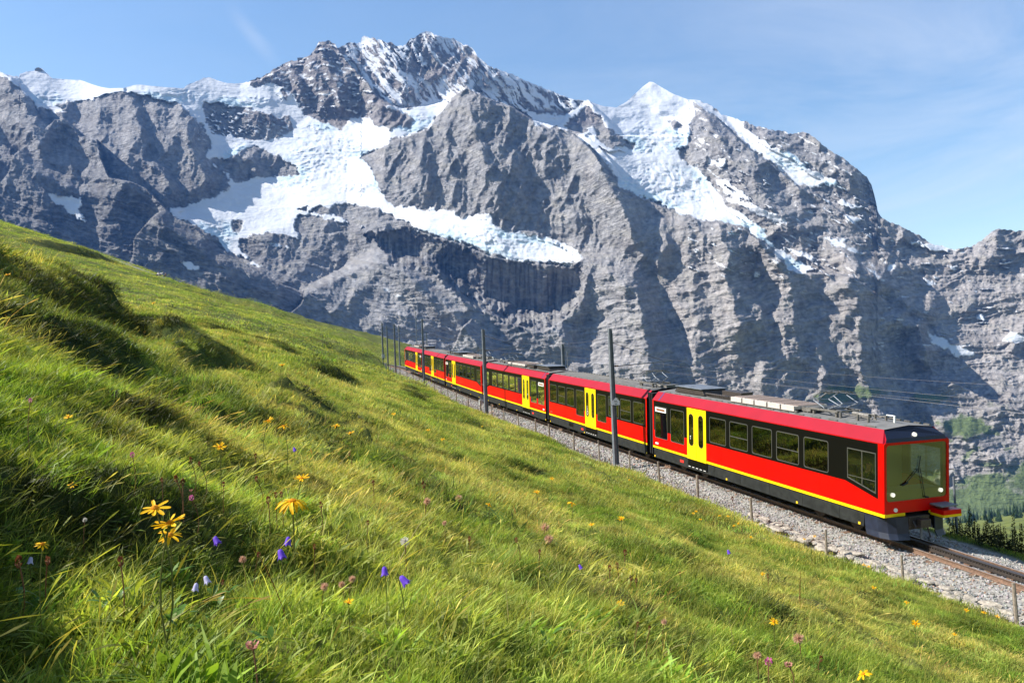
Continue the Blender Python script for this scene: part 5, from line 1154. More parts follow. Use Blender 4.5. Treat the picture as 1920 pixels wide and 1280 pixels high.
    # wiper with its arm and pivot
    m = MB(); X = fx+.02; m.bar((X, .10, 2.45), (X, .30, 1.50), .012, 6); m.bar((X, .30, 1.50), (X+.02, .42, 1.48), .03, 8); m.bar((X, .05, 2.46), (X, -.50, 1.98), .014, 6); m.bar((X, .02, 2.30), (X, .12, 2.85), .016, 6); m.bar((X, -.62, 1.94), (X, -.40, 2.02), .03, 8); m.build('wiper', M_rub, body)
    m = MB(); m.bar((.0, W+.0, 2.3), (.06, W+.16, 2.32), .012, 6); m.build('mirror_arm', M_rub, body)
    # cab desk, seat and centre pillar seen through the glass
    m = MB(); m.box(-.75, -.12, -1.15, 1.15, 1.1, 1.72); m.build('desk', M_int, body)
    m = MB(); m.box(-1.55, -1.1, -.95, -.45, 1.45, 1.58); m.box(-1.62, -1.52, -.95, -.45, 1.5, 2.35); m.build('driver_seat', M_seat, body)
    for s in (-1, 1):
        poly = [(-1.60, 1.96), (-.30, 1.66), (-.30, 2.98), (-1.60, 2.98)]
        window(body, poly, s, 'cab_window', gm=G_cab, fw=.04, y=W+.006, div=None); q = MB(); q.box(-.93, -.90, min(s*(W+.006), s*(W+.016)), max(s*(W+.006), s*(W+.016)), 1.86, 2.94); q.box(-1.58, -.32, min(s*(W+.006), s*(W+.014)), max(s*(W+.006), s*(W+.014)), 2.05, 2.07); q.build('cab_window_bar', M_alu, body)
M_lampon = mat('lit headlamp', (.9, .88, .8), .15); M_lampon.node_tree.nodes['Principled BSDF'].inputs['Emission Color'].default_value = (1, .95, .8, 1); M_lampon.node_tree.nodes['Principled BSDF'].inputs['Emission Strength'].default_value = .35
M_plough = noisy(mat('blue grey plough', (.016, .022, .042), .45, .1), 4, .3)
WZ0, WZ1, WTall = 1.93, 3.05, 1.48
cabW = [(2.53, 3.84, WZ0, WZ1, None), (4.11, 5.44, WZ0, WZ1, 2.42), (5.71, 7.01, WZ0, WZ1, None), (7.29, 8.59, WZ0, WZ1, 2.42), (8.86, 10.14, WZ0, WZ1, None), (12.30, 13.57, WTall, WZ1, None), (13.87, 15.13, WTall, WZ1, None)]
midW = [(.24, 1.51, WZ0, WZ1, None), (1.78, 3.05, WZ0, WZ1, 2.42), (3.25, 4.60, WZ0, WZ1, None), (4.88, 6.11, WTall, WZ1, None), (8.06, 9.30, WTall, WZ1, None), (9.59, 10.83, WZ0, WZ1, None), (11.10, 12.32, WZ0, WZ1, 2.42), (12.60, 13.82, WZ0, WZ1, None)]
_keep = {}
def place(o, s_front, L, flip=False):
    a = trk(s_front, 0, 0); b = trk(s_front+L, 0, 0); x = (a-b).normalized(); z = Vector((0, 0, 1)); y = z.cross(x).normalized(); z = x.cross(y)
    if flip: M = Matrix((-x, -y, z)).transposed().to_4x4(); M.translation = b
    else: M = Matrix((x, y, z)).transposed().to_4x4(); M.translation = a
    o.matrix_world = M; return M
def copy_tree(o, parent=None):
    c = o.copy(); COL.objects.link(c); c.parent = parent; c.matrix_parent_inverse = o.matrix_parent_inverse.copy()
    for ch in list(o.children): copy_tree(ch, c)
    return c
def railcar(s0, label, proto=None):
    root = empty('rack_railcar', trk(s0+23, 0, 0)); tag(root, label, 'train')
    inv = Matrix.Translation(-Vector(root.location)); out = []
    for k, (ds, L, kind, flip) in enumerate(((0, 15.35, 'cab', False), (15.95, 14.05, 'mid', False), (30.6, 15.35, 'cab', True))):
        if kind in _keep:
            b = copy_tree(_keep[kind], root)
        else:
            b = carriage(root, kind, L, cabW if kind == 'cab' else midW, [(10.41, 12.02, False)] if kind == 'cab' else [(6.31, 7.88, True)], None)
            if kind == 'cab':
                cab_front(b); seats(b, np.arange(-10, -2.4, 1.57))
                for s in (-1, 1):
                    d = MB(); d.mi = 0; d.box(-15.05, -13.98, min(s*(W+.014), s*(W+.02)), max(s*(W+.014), s*(W+.02)), 2.78, 3.0); d.mi = 1; d.box(-14.93, -14.10, min(s*(W+.02), s*(W+.024)), max(s*(W+.02), s*(W+.024)), 2.84, 2.94); d.build('destination_display', [M_wm, M_or], b)
            else: seats(b, np.concatenate([np.arange(-5.4, -.5, 1.6), np.arange(-13.5, -8, 1.6)]))
            roof_gear(b, L, kind); _keep[kind] = b
        M = place(b, s0+ds, L, flip); b.matrix_parent_inverse = Matrix.Identity(4); b.matrix_basis = inv @ M; out.append(b)
    for (a, b_) in ((15.35, 15.95), (30.0, 30.6)):      # bellows in the gaps
        m = MB(); n = 6
        for i in range(n):
            sa = s0+a+(b_-a)*i/n+.01; sb = s0+a+(b_-a)*(i+1)/n-.01; w_ = 1.18 if i % 2 else 1.24
            A, B = trk(sa, 0, 2.1), trk(sb, 0, 2.1); m.beam(A, B, w_*2, 3.05)
        m.v = [tuple(Vector(v)-Vector(root.location)) for v in m.v]; m.build('bellows', M_rub, root)
    return root
train1 = railcar(-.03, 'red three-part railcar with yellow doors at the head, its driving cab facing downhill')
train2 = railcar(46.75, 'rear red railcar coupled uphill, partly hidden by masts and faded by distance')
# the driver behind the side window of the leading cab
a = trk(0, 0, 0); b = trk(15, 0, 0); X = (a-b).normalized(); Yv = Vector((0, 0, 1)).cross(X).normalized(); Zv = X.cross(Yv)
L2W = lambda p: tuple(a+X*p[0]+Yv*p[1]+Zv*p[2])
M_skin = mat('skin', (.52, .30, .20), .6); M_shirt = mat('navy uniform', (.03, .04, .08), .85); M_hair = mat('brown hair', (.05, .03, .02), .8)
J = [(-1.32, -.70, 1.62), (-1.34, -.70, 1.85), (-1.33, -.70, 2.08), (-1.30, -.70, 2.22), (-1.28, -.70, 2.31), (-1.27, -.70, 2.40), (-1.26, -.70, 2.47), (-1.33, -.89, 2.05), (-1.15, -.93, 1.83), (-.90, -.85, 1.80), (-1.33, -.51, 2.05), (-1.15, -.47, 1.83), (-.90, -.55, 1.80), (-.95, -.80, 1.60), (-.95, -.60, 1.60), (-.90, -.80, 1.28), (-.90, -.60, 1.28)]
E = [(0, 1), (1, 2), (2, 3), (3, 4), (4, 5), (5, 6), (2, 7), (7, 8), (8, 9), (2, 10), (10, 11), (11, 12), (0, 13), (0, 14), (13, 15), (14, 16)]
person('person', [L2W(p) for p in J], E, [.15, .14, .15, .055, .09, .095, .07, .07, .05, .04, .07, .05, .04, .09, .09, .06, .06], ([M_shirt, M_skin, M_hair], [0, 0, 0, 1, 1, 1, 2, 0, 0, 1, 0, 0, 1, 0, 0, 0, 0]), 'train driver in dark uniform seated behind the side window of the leading cab')
# ------------------------------------------------------------------ flowers, seed heads, weeds
def pmat(name, c, rough=.6, trans=.3):
    m = mat(name, c, rough, spec=.2); nt = m.node_tree; b = nt.nodes['Principled BSDF']; t = nt.nodes.new('ShaderNodeBsdfTranslucent'); t.inputs[0].default_value = (*c, 1); s = nt.nodes.new('ShaderNodeMixShader'); s.inputs[0].default_value = trans
    nt.links.new(b.outputs[0], s.inputs[1]); nt.links.new(t.outputs[0], s.inputs[2]); nt.links.new(s.outputs[0], nt.nodes['Material Output'].inputs['Surface']); return m
P_yel = pmat('arnica petal', (.88, .50, .004)); P_org = pmat('arnica disc', (.62, .22, .006), .9, .1); P_stem = pmat('downy stem', (.16, .17, .045)); P_dry = pmat('dry stalk', (.22, .11, .055)); P_vio = pmat('bellflower', (.17, .075, .62)); P_pale = pmat('pale bellflower', (.50, .48, .72))
P_pink = pmat('pink clover', (.55, .14, .32)); P_brown = pmat('brown seed head', (.20, .065, .03)); P_fluff = pmat('seed fluff', (.62, .38, .26), .9, .4); P_white = pmat('white fluff', (.7, .66, .60), .9, .4); P_leaf = pmat('flower leaf', (.12, .22, .03))
def clear_ground(px, py):
    d = hit(px, py, lambda x, y: ground(x, y)); return d
def stem_curve(m, base, top_, r, bow=.03, n=5):
    b, t = Vector(base), Vector(top_); side = Vector((rng.randn()*bow, rng.randn()*bow, 0)); q = [b.lerp(t, k/n)+side*sin(pi*k/n) for k in range(n+1)]; m.tube(q, r, 6); return q
def petal_mesh(L, w, droop, mt, name='petal', seg=4):
    """a strap petal with a notched tip, folded along its middle"""
    m = MB(); rows = []
    for k in range(seg+1):
        t = k/seg; ww = w*(.35+.65*sin(pi*min(t*.62+.12, 1)))*(.55 if k == seg else 1); z = -droop*L*t*t+.10*L*t
        rows.append([(L*t, -ww/2, z), (L*t*(.96 if k == seg else 1), 0, z-w*.12), (L*t, ww/2, z)])
    v = [p for r in rows for p in r]; f = []
    for k in range(seg):
        a = 3*k; f += [(a, a+3, a+4, a+1), (a+1, a+4, a+5, a+2)]
    m.add(v, f); return m.mesh(name, mt)
_pet = [petal_mesh(.030, .0095, d, P_yel) for d in (.0, .35, .8)]
def place_on_ray(px, py, lift=None, d=None):
    """top of a plant at a picture position, d metres ahead; returns top and the ground below it"""
    p = Vector(at(px, py, d)); return p, Vector((p.x, p.y, gz(p.x, p.y)))
def height_depth(px, py, h):
    """distance at which a plant of height h has its head on this line of sight"""
    r = ray(px, py); ds = np.geomspace(.8, 60, 700); g = ground(r[0]*ds, ds); z = r[2]*ds-g
    i = np.where(z < h)[0]
    return float(ds[i[0]]) if len(i) else 10.0
def arnica(px, py, size, label, droop=1, tilt=(0, 0), n=11, h=None, rich=True, bud=False):
    """size: petal-tip to petal-tip width in the photograph, px"""
    D = .062; d = D*F/size if h is None else height_depth(px, py, h); d = min(d, 30)
    topp, g = place_on_ray(px, py, d=d)
    if topp.z-g.z < .10: 
        d = height_depth(px, py, .16+.06*((px*7) % 3)); topp, g = place_on_ray(px, py, d=d)
    if topp.z-g.z > .40: d = height_depth(px, py, .34); topp, g = place_on_ray(px, py, d=d)
    sc = size*d/F/D; sc = min(max(sc, .6), 1.9)
    t = tag(empty('arnica_flower', g), label, 'flower', 'yellow daisy-like flowers in the meadow')
    q = MB(); pts = stem_curve(q, (0, 0, -.02), topp-g, .0022*sc, .02*(topp.z-g.z)/.3); q.build('stem', P_stem, t)
    if rich:
        lf = MB(); hh = (topp-g).length
        for k in range(2):
            a0 = Vector(pts[2+k]); a = k*2.6+px; L_ = .035*sc; dvec = Vector((cos(a), sin(a), .9)).normalized(); s_ = Vector((-sin(a), cos(a), 0))*.006*sc
            lf.add([a0, a0+dvec*L_*.5+s_, a0+dvec*L_, a0+dvec*L_*.5-s_], [(0, 1, 2, 3)])
        lf.build('stem_leaf', P_leaf, t)
    axis = Vector((tilt[0], tilt[1], 1)).normalized(); R0 = axis.to_track_quat('Z', 'Y').to_matrix().to_4x4()
    c = topp-g
    dk = MB(); dk.mi = 0; dk.add([(0, 0, .006*sc)]+[(.0085*sc*cos(2*pi*i/10), .0085*sc*sin(2*pi*i/10), .002*sc) for i in range(10)]+[(.010*sc*cos(2*pi*i/10), .010*sc*sin(2*pi*i/10), -.003*sc) for i in range(10)],
        [(0, 1+i, 1+(i+1) % 10) for i in range(10)]+[(1+i, 11+i, 11+(i+1) % 10, 1+(i+1) % 10) for i in range(10)])
    dk.mi = 1; dk.bar((0, 0, -.014*sc), (0, 0, -.002*sc), .005*sc, 8, .0095*sc); o = dk.build('flower_head', [P_org, P_stem], t); o.matrix_basis = Matrix.Translation(c) @ R0
    if rich:
        for k in range(n):
            if rng.rand() < .06: continue
            a = 2*pi*k/n+.2*rng.randn(); p = bpy.data.objects.new('petal', _pet[min(droop, 2)]); link(p, t)
            p.matrix_basis = Matrix.Translation(c) @ R0 @ Matrix.Rotation(a, 4, 'Z') @ Matrix.Translation((.006*sc, 0, 0)) @ Matrix.Rotation(.25*rng.randn(), 4, 'X') @ Matrix.Rotation(.18*rng.randn(), 4, 'Y') @ Matrix.Scale(sc*(.85+.3*rng.rand()), 4)
    else:
        m = MB()
        for k in range(n):
            a = 2*pi*k/n+.2*rng.randn(); u = Vector((cos(a), sin(a), .0)); w = Vector((-sin(a), cos(a), 0))*.0055*sc; z = Vector((0, 0, 1))*(.15-.35*droop*.6+.2*rng.randn())*.03*sc
            m.add([u*.006*sc, u*.02*sc+w+z*.5, u*.033*sc+z, u*.02*sc-w+z*.5], [(0, 1, 2, 3)])
        o = m.build('petals', P_yel, t); o.matrix_basis = Matrix.Translation(c) @ R0
    return t
A = arnica
A(290, 951, 46, 'upper left of the three tall yellow flowers before the dark hollow', 0, (.1, -.55), 9)
A(318, 979, 52, 'cup-shaped yellow flower at the top of the pair on one brown stem', 0, (-.3, -.25), 12)
A(319, 1002, 42, 'small yellow flower just under the cup-shaped one', 1, (.35, -.35), 10)
A(548, 938, 50, 'large drooping yellow flower with a domed orange centre and hanging petals', 2, (0, -.2), 13)
A(565, 896, 27, 'flat yellow flower directly above the large drooping one', 0, (0, -.1), 12)
A(412, 837, 24, 'yellow flower on a tall stem left of the dark central hollow', 0, (.2, -.4), 10)
A(503, 788, 19, 'left of two yellow flowers above the dark central hollow', 0, (-.2, -.4), 10)
A(532, 798, 19, 'right of two yellow flowers above the dark central hollow', 1, (.1, -.3), 10)
A(630, 798, 18, 'yellow flower standing in front of the long dark hollow', 0, (0, -.3), 10, rich=False)
A(657, 811, 18, 'flat yellow flower beside the one in front of the long hollow', 0, (0, -.1), 10, rich=False)
A(803, 806, 20, 'left flower of the tall-stemmed yellow pair in mid meadow', 0, (0, -.2), 11, rich=False)
A(830, 823, 22, 'right flower of the tall-stemmed yellow pair in mid meadow', 1, (0, -.2), 11, rich=False)
A(1072, 942, 21, 'yellow flower with swept-back petals in the open grass below the middle coach', 2, (.3, -.3), 10)
A(917, 945, 14, 'drooping orange-yellow flower left of the swept-back one', 2, (.5, -.3), 10, rich=False)
A(1006, 922, 14, 'low yellow flower near two dark grass tufts', 0, (0, -.3), 10, rich=False)
A(1165, 972, 17, 'yellow flower at the edge of the darker clumps right of centre', 0, (0, -.4), 10, rich=False)
A(1109, 983, 12, 'small yellow flower beside a brown seed head', 0, (0, -.4), 10, rich=False)
A(1163, 1131, 18, 'yellow flower half buried in grass above a dark hollow', 0, (0, -.5), 11, rich=False)
A(1451, 1164, 17, 'yellow flower facing upslope in the lower right meadow', 1, (.1, -.6), 10, rich=False)
A(1717, 1168, 23, 'upright yellow flower full face toward the viewer at lower right', 0, (0, -.85), 13)
A(1618, 1262, 26, 'yellow flower cut close to the bottom edge of the view', 1, (-.5, -.1), 9)
A(128, 781, 15, 'yellow flower alone on the upper left bank', 0, (0, -.4), 10, rich=False)
A(288, 568, 9, 'tiny yellow flower under the skyline of the left bank', 0, (0, -.5), 9, rich=False)
A(529, 684, 14, 'yellow flower on the bright slope above the dark ledge', 0, (0, -.3), 10, rich=False)
A(738, 776, 11, 'small yellow flower near the dark shrubs by the track', 0, (0, -.5), 10, rich=False)
A(904, 799, 10, 'yellow flower by the rounded shrub hummock', 0, (0, -.4), 9, rich=False)
A(135, 908, 13, 'orange-yellow flower head above the dark hollow on the left', 1, (0, -.6), 9, rich=False)
A(80, 1019, 20, 'wilted yellow flower among green umbels at far left', 2, (.5, -.4), 8, rich=False)
A(14, 515, 12, 'yellow flower near the top of the left bank', 0, (0, -.5), 9, rich=False)
A(654, 1128, 18, 'low yellow flower beneath the purple bells', 0, (0, -.2), 10, rich=False)
A(1408, 1007, 11, 'yellow flower halfway down toward the wooden posts', 0, (0, -.4), 9, rich=False)
_where = ['first of the small yellow flowers strung uphill of the middle fence posts', 'small yellow flower between two others close above the fence', 'small yellow flower just left of the tall post beside the ballast', 'yellow flower tucked between its neighbours near the middle posts', 'second small yellow flower in the string above the fence posts', 'lowest yellow flower of the string left of the tall post', 'tiny yellow flower highest in the string near the front coach', 'yellow speck of a flower below the yellow coach doors', 'yellow flower close to the gravel below the middle coach', 'yellow flower in the lush strip left of the stone edging', 'yellow flower beside the first edging stones', 'left one of two yellow flowers touching the stone edging', 'right one of two yellow flowers touching the stone edging', 'yellow flower low in the lush strip under the last posts', 'yellow flower below the post in front of the ploughed cab end', 'yellow flower alone in dry grass midway to the lower right', 'left one of three yellow flowers near the last post', 'middle one of three yellow flowers near the last post', 'right one of three yellow flowers near the last post', 'yellow flower among green leaves short of the nearest post']
for k, (px, py) in enumerate([(1300,962),(1349,966),(1384,981),(1365,967),(1313,973),(1376,985),(1305,958),(1180,899),(1035,897),(1508,1010),(1527,1005),(1620,1058),(1628,1062),(1790,1188),(1638,1101),(1430,1075),(1812,1143),(1845,1147),(1870,1155),(1700,1128)]):
    A(px, py, 10 if k % 2 else 12, _where[k], k % 2, (0, -.5), 8, rich=False)
    # these look alike: nothing in the photograph tells them apart
def bell(px, py, size, label, ang, mt=P_vio, h=None):
    D = .024; d = D*F/size; d = min(d, 9.0); tp, g = place_on_ray(px, py, d=d)
    if tp.z-g.z < .08: d = height_depth(px, py, .15); tp, g = place_on_ray(px, py, d=d)
    if tp.z-g.z > .26: d = height_depth(px, py, .22); tp, g = place_on_ray(px, py, d=d)
    sc = size*d/F/D; t = tag(empty('bellflower', g), label, 'flower', 'nodding bellflowers low in the meadow')
    q = MB(); c = tp-g; ax = Vector((ang, -.25, -.8)).normalized(); root_ = c-ax*.012*sc; stem_curve(q, (0, 0, -.02), root_+Vector((-ang*.015, 0, .008)), .0010*sc, .02); q.bar(root_+Vector((-ang*.015, 0, .008)), root_, .001*sc, 5); q.build('stem', P_stem, t)
    m = MB(); R0 = ax.to_track_quat('Z', 'Y').to_matrix(); n = 20; rows = []
    for (z, r) in ((0, .001), (.002, .0048), (.008, .0068), (.016, .0078), (.021, .0095)):
        rows.append([tuple(R0 @ Vector((r*sc*cos(2*pi*i/n), r*sc*sin(2*pi*i/n), z*sc))+root_) for i in range(n)])
    rows.append([tuple(R0 @ Vector(((.0135 if i % 4 == 0 else .0095)*sc*cos(2*pi*i/n), (.0135 if i % 4 == 0 else .0095)*sc*sin(2*pi*i/n), (.026 if i % 4 == 0 else .0215)*sc))+root_) for i in range(n)])
    m.add([p for r in rows for p in r], [(k*n+i, k*n+(i+1) % n, (k+1)*n+(i+1) % n, (k+1)*n+i) for k in range(5) for i in range(n)]); m.build('bell', mt, t, smooth=True)
    return t
bell(540, 1014, 17, 'upper of two purple bells under the drooping yellow flower', -.1)
bell(527, 1038, 19, 'lower of two purple bells under the drooping yellow flower', .3)
bell(405, 1012, 16, 'purple bell hanging from an arched stalk over the dark hollow', .5)
bell(721, 1070, 17, 'purple bell left of a pale violet one in the lower middle', .1)
bell(757, 1087, 20, 'pale violet wide bell in the lower middle', .7)
bell(387, 1086, 15, 'white-lilac bell low in the bright grass, right one', .4, P_pale); bell(367, 1100, 15, 'white-lilac bell low in the bright grass, left one', -.1, P_pale)
bell(57, 1050, 13, 'whitish bell at far left beside a brown bud', 0, P_pale); bell(552, 842, 8, 'tiny purple bell near the central hollow', .3); bell(1088, 1062, 9, 'tiny violet bell in the grass right of centre', .4)
bell(1366, 1034, 8, 'tiny violet bell below the posts', .2)
def head(px, py, size, label, kind, h=None, name=None):
    """seed heads and clovers: a tight ball of scales or hairs on a stalk"""
    D = {'brown': .016, 'fluff': .030, 'white': .024, 'pink': .022, 'clover': .026}[kind]; d = min(D*F/size, 12); tp, g = place_on_ray(px, py, d=d)
    if tp.z-g.z < .07: d = height_depth(px, py, .14); tp, g = place_on_ray(px, py, d=d)
    if tp.z-g.z > .24: d = height_depth(px, py, .19); tp, g = place_on_ray(px, py, d=d)
    sc = size*d/F/D; nm, cat, grp = {'brown': ('seed_head', 'seed head', 'brown seed heads among the grass'), 'fluff': ('fluffy_seed_head', 'seed head', 'feathery tan seed heads'), 'white': ('fluffy_seed_head', 'seed head', 'feathery tan seed heads'), 'pink': ('clover_flower', 'flower', 'pink clover and thyme flowers'), 'clover': ('clover_flower', 'flower', 'pink clover and thyme flowers')}[kind]
    t = tag(empty(nm, g), label, cat, grp); q = MB(); c = tp-g; stem_curve(q, (0, 0, -.02), c, .0013*sc, .015); q.build('stem', P_dry, t)
    m = MB(); R_ = np.random.RandomState(int(px*13+py) % 9999); n = {'brown': 40, 'fluff': 220, 'white': 160, 'pink': 46, 'clover': 60}[kind]
    for i in range(n):
        v = Vector(R_.randn(3)).normalized()
        if kind == 'clover': v.z = -abs(v.z)*.9; v.normalize()
        u = v.orthogonal().normalized()
        if kind in ('fluff', 'white'): a = c+v*.002; b = c+v*D*.5*sc*(.8+.3*R_.rand()); w = u*.0006*sc; m.add([a-w, a+w, b+w*.6, b-w*.6], [(0, 1, 2, 3)])
        else:
            st = 1.5 if kind == 'brown' else 1.0; a = c+Vector((v.x, v.y, v.z*st))*D*.22*sc; b = c+Vector((v.x*.8, v.y*.8, v.z*st+.25))*D*.48*sc; w = u*.0024*sc; m.add([a, (a+b)/2+w, b, (a+b)/2-w], [(0, 1, 2, 3)])
    m.build('head', {'brown': P_brown, 'fluff': P_fluff, 'white': P_white, 'pink': P_pink, 'clover': pmat('fading clover', (.50, .22, .18))}[kind], t); return t
head(473, 1206, 34, 'large fading clover head of brown-pink florets at the bottom', 'clover')
head(794, 909, 11, 'brown seed head on a tall stalk above the dark tuft', 'brown'); head(801, 939, 15, 'round tan fluffy head beside the dark tuft', 'fluff'); head(860, 933, 14, 'faint tan fluffy head right of the dark tuft', 'fluff')
head(759, 1014, 18, 'greyish white fluffy head in the middle of the meadow', 'white'); head(1022, 988, 18, 'upper of two rosy fluffy heads', 'fluff'); head(1029, 1010, 18, 'lower of two rosy fluffy heads', 'fluff')
head(1172, 1036, 10, 'highest of the dark brown buds over the right hollow', 'brown'); head(1157, 1060, 10, 'dark brown bud left of the highest one', 'brown'); head(1143, 1065, 10, 'dark brown bud farthest left over the right hollow', 'brown'); head(1183, 1083, 9, 'dark brown bud low over the right hollow', 'brown')
head(1497, 1196, 22, 'flat tan fluffy head on a slanting stalk at lower right', 'fluff'); head(1441, 1241, 20, 'ragged pink flower at the bottom right of centre', 'pink'); head(1478, 1244, 20, 'drooping pink clover beside the ragged one', 'clover')
head(35, 1054, 18, 'fat brown bud at far left', 'brown'); head(89, 1051, 14, 'brown bud right of the whitish bell', 'brown'); head(226, 1053, 15, 'brown bud in front of the black hollow', 'brown'); head(159, 974, 9, 'tan bud on a thin stalk in the black hollow', 'white')
head(248, 853, 12, 'pink flower on the bank above the hollow', 'pink'); head(57, 751, 10, 'pink flower on the far left bank', 'pink'); head(359, 934, 13, 'ragged pink flower at the lip of the hollow', 'pink'); head(358, 918, 9, 'small pink-brown clover over the lip', 'clover')
_wb = ['over the lip of the black hollow, left of a close pair', 'over the lip of the black hollow, right of a close pair', 'at the far left end of the row on the hollow lip', 'above the pink flower on the hollow lip', 'right above the pink flower on the hollow lip', 'between the black hollow and the drooping yellow flower', 'under the left pair of yellow flowers', 'left of the drooping yellow flower, half way up', 'first of a tight pair left of the drooping yellow flower', 'second of a tight pair left of the drooping yellow flower', 'fat and dark, touching the left petals of the drooping flower', 'right of the drooping yellow flower', 'at the end of the long dark hollow', 'lowest of the dark buds over the right hollow', 'inside the shade of the right hollow, left', 'inside the shade of the right hollow, right', 'right of the two purple bells', 'left of the two purple bells', 'by the white-lilac bells', 'high on the open grass under the front coach', 'in the right meadow left of the rusty dock spike', 'above the shaded clump in the right meadow', 'beneath the low yellow flower by the dark tufts', 'near the bottom edge beside the leafy clump', 'under the rosy fluffy heads', 'left of the rosy fluffy heads', 'above the tan fluffy head by the dark tuft', 'left of the long straw stalk']
_wf = ['upper of two blurred tan fluffy heads left of the purple bell', 'lower of two blurred tan fluffy heads left of the purple bell', 'tan fluffy head above the bright grass left of the bells', 'dark-edged tan fluffy head under the fluffy pair', 'small tan fluffy head near the faint one right of the tuft', 'rosy tan fluffy head at the rim of the bottom right hollow', 'blurred tan fluffy head beside the ragged pink flower']
for k, (px, py, sz) in enumerate([(330,898,11),(342,905,11),(304,900,8),(357,862,8),(374,870,8),(419,908,8),(479,855,8),(481,898,9),(517,928,9),(528,927,9),(503,938,12),(602,947,10),(655,850,8),(1193,1088,8),(1196,1170,8),(1218,1178,8),(590,1025,9),(485,1040,9),(418,1092,8),(1373,935,7),(1440,1080,7),(1275,1075,7),(968,1012,9),(1540,1235,10),(1012,1035,8),(880,1010,8),(700,905,8),(690,980,8)]):
    head(px, py, sz, 'brown seed head '+_wb[k], 'brown')
for k, (px, py, sz) in enumerate([(660,1085,14),(641,1095,14),(455,1048,14),(608,1099,16),(833,980,10),(1245,1165,12),(1420,1228,16)]):
    head(px, py, sz, _wf[k], 'fluff')
# ------------------------------------------------------------------ broad leaves low in the very front
def leafy(px, py, d, label, n, L_, seed):
    p, g = place_on_ray(px, py, d=d); d = hit(px, py, lambda x, y: ground(x, y)) or d; p = Vector(at(px, py, d)); g = Vector((p.x, p.y, gz(p.x, p.y)))
    R_ = np.random.RandomState(seed); t = tag(empty('leafy_plant', g), label, 'plant'); me = None
    for k in range(n):
        a = R_.rand()*2*pi; el = .5+.6*R_.rand(); m = MB(); L1 = L_*(.6+.6*R_.rand()); wd = L1*.26; v = []; f = []
        for j in range(6):
            u = j/5; x = L1*u*cos(el)*(1-.1*u); z = L1*(u*sin(el)-.35*u*u); ww = wd*sin(pi*(u*.92+.06))**.8
            v += [(x, -ww/2, z+.1*ww), (x, 0, z), (x, ww/2, z+.1*ww)]
        for j in range(5): b = 3*j; f += [(b, b+3, b+4, b+1), (b+1, b+4, b+5, b+2)]
        m.add(v, f); o = m.build('leaf', M_bl, t, smooth=True); o.location = (.03*R_.randn(), .03*R_.randn(), .02+.05*R_.rand()); o.rotation_euler = (0, 0, a)
    return t
M_bl = pmat('broad leaf', (.085, .17, .025), .38, .3)
for k, (px, py, lab, n, L_) in enumerate([(300,1120,'cluster of broad green leaves at the foot of the tall yellow flowers',14,.09),(395,1150,'low rosette of pointed leaves right of the flower stems',12,.08),(210,1165,'leafy clump low at the left of the foreground',12,.08),(120,1130,'small leafy clump by the left margin',10,.07),(540,1080,'narrow leaves at the base of the purple bells',9,.08),(470,1245,'dark leafy clump under the fading clover head',12,.07),(1020,1225,'glossy leaves in the bright grass at the bottom middle',10,.07),(1520,1265,'leafy clump at the bottom under the tan fluffy head',11,.08),(60,1180,'broad leaves in the bottom left corner',12,.09),(350,1210,'rosette of broad leaves below the flower stems',12,.08)]):
    leafy(px, py, 2.2, lab, n, L_, 500+k)
# long dry stalks and arched blades that stand out of the turf
def stalk(px0, py0, px1, py1, d, r, label, mt, seed):
    d0 = hit(px0, py0, lambda x, y: ground(x, y)) or d; a = Vector(at(px0, py0, d0)); b = Vector(at(px1, py1, d0*.985)); g = Vector((a.x, a.y, gz(a.x, a.y)))
    m = MB(); n = 8; mid_ = (b-g)
    q = [mid_*(k/n)+Vector((0, 0, .10*mid_.length*sin(pi*k/n))) for k in range(n+1)]
    for k in range(n): m.bar(q[k], q[k+1], r*(1-.7*k/n), 5, r*(1-.7*(k+1)/n))
    o = m.build('dry_stalk', mt, None); o.location = g; return tag(o, label, 'grass stalk', 'dry stalks leaning over the meadow')
P_straw = pmat('straw', (.55, .47, .24), .6, .4)
for k, (a, b, c, d, lab) in enumerate([(1000,1190,1135,1198,'pale arched blade lying across the dark grass at the bottom'),(742,1070,830,935,'long straw stalk rising to the right beside the white fluffy head'),(852,1155,893,1100,'bundle of dry straw in the near grass'),(955,1185,948,1095,'thin upright straw below centre'),(540,1170,470,1020,'thin brown stalk in the lower left'),(640,975,700,900,'slanting pale stalk over the meadow left of centre'),(1378,1230,1362,1140,'whitish straight stalk in the lower right'),(1228,1245,1290,1205,'dry stalk at the bottom right of centre'),(870,1180,830,1110,'ochre blade in the near grass'),(1500,1130,1501,1070,'rusty dock spike in the right meadow'),(620,1120,665,1100,'short straw by the purple bells'),(210,870,214,820,'rusty stalk at the upper left')]):
    stalk(a, b, c, d, 3, .0022 if k != 9 else .009, lab, P_straw if k not in (4, 9, 11) else P_brown, k)
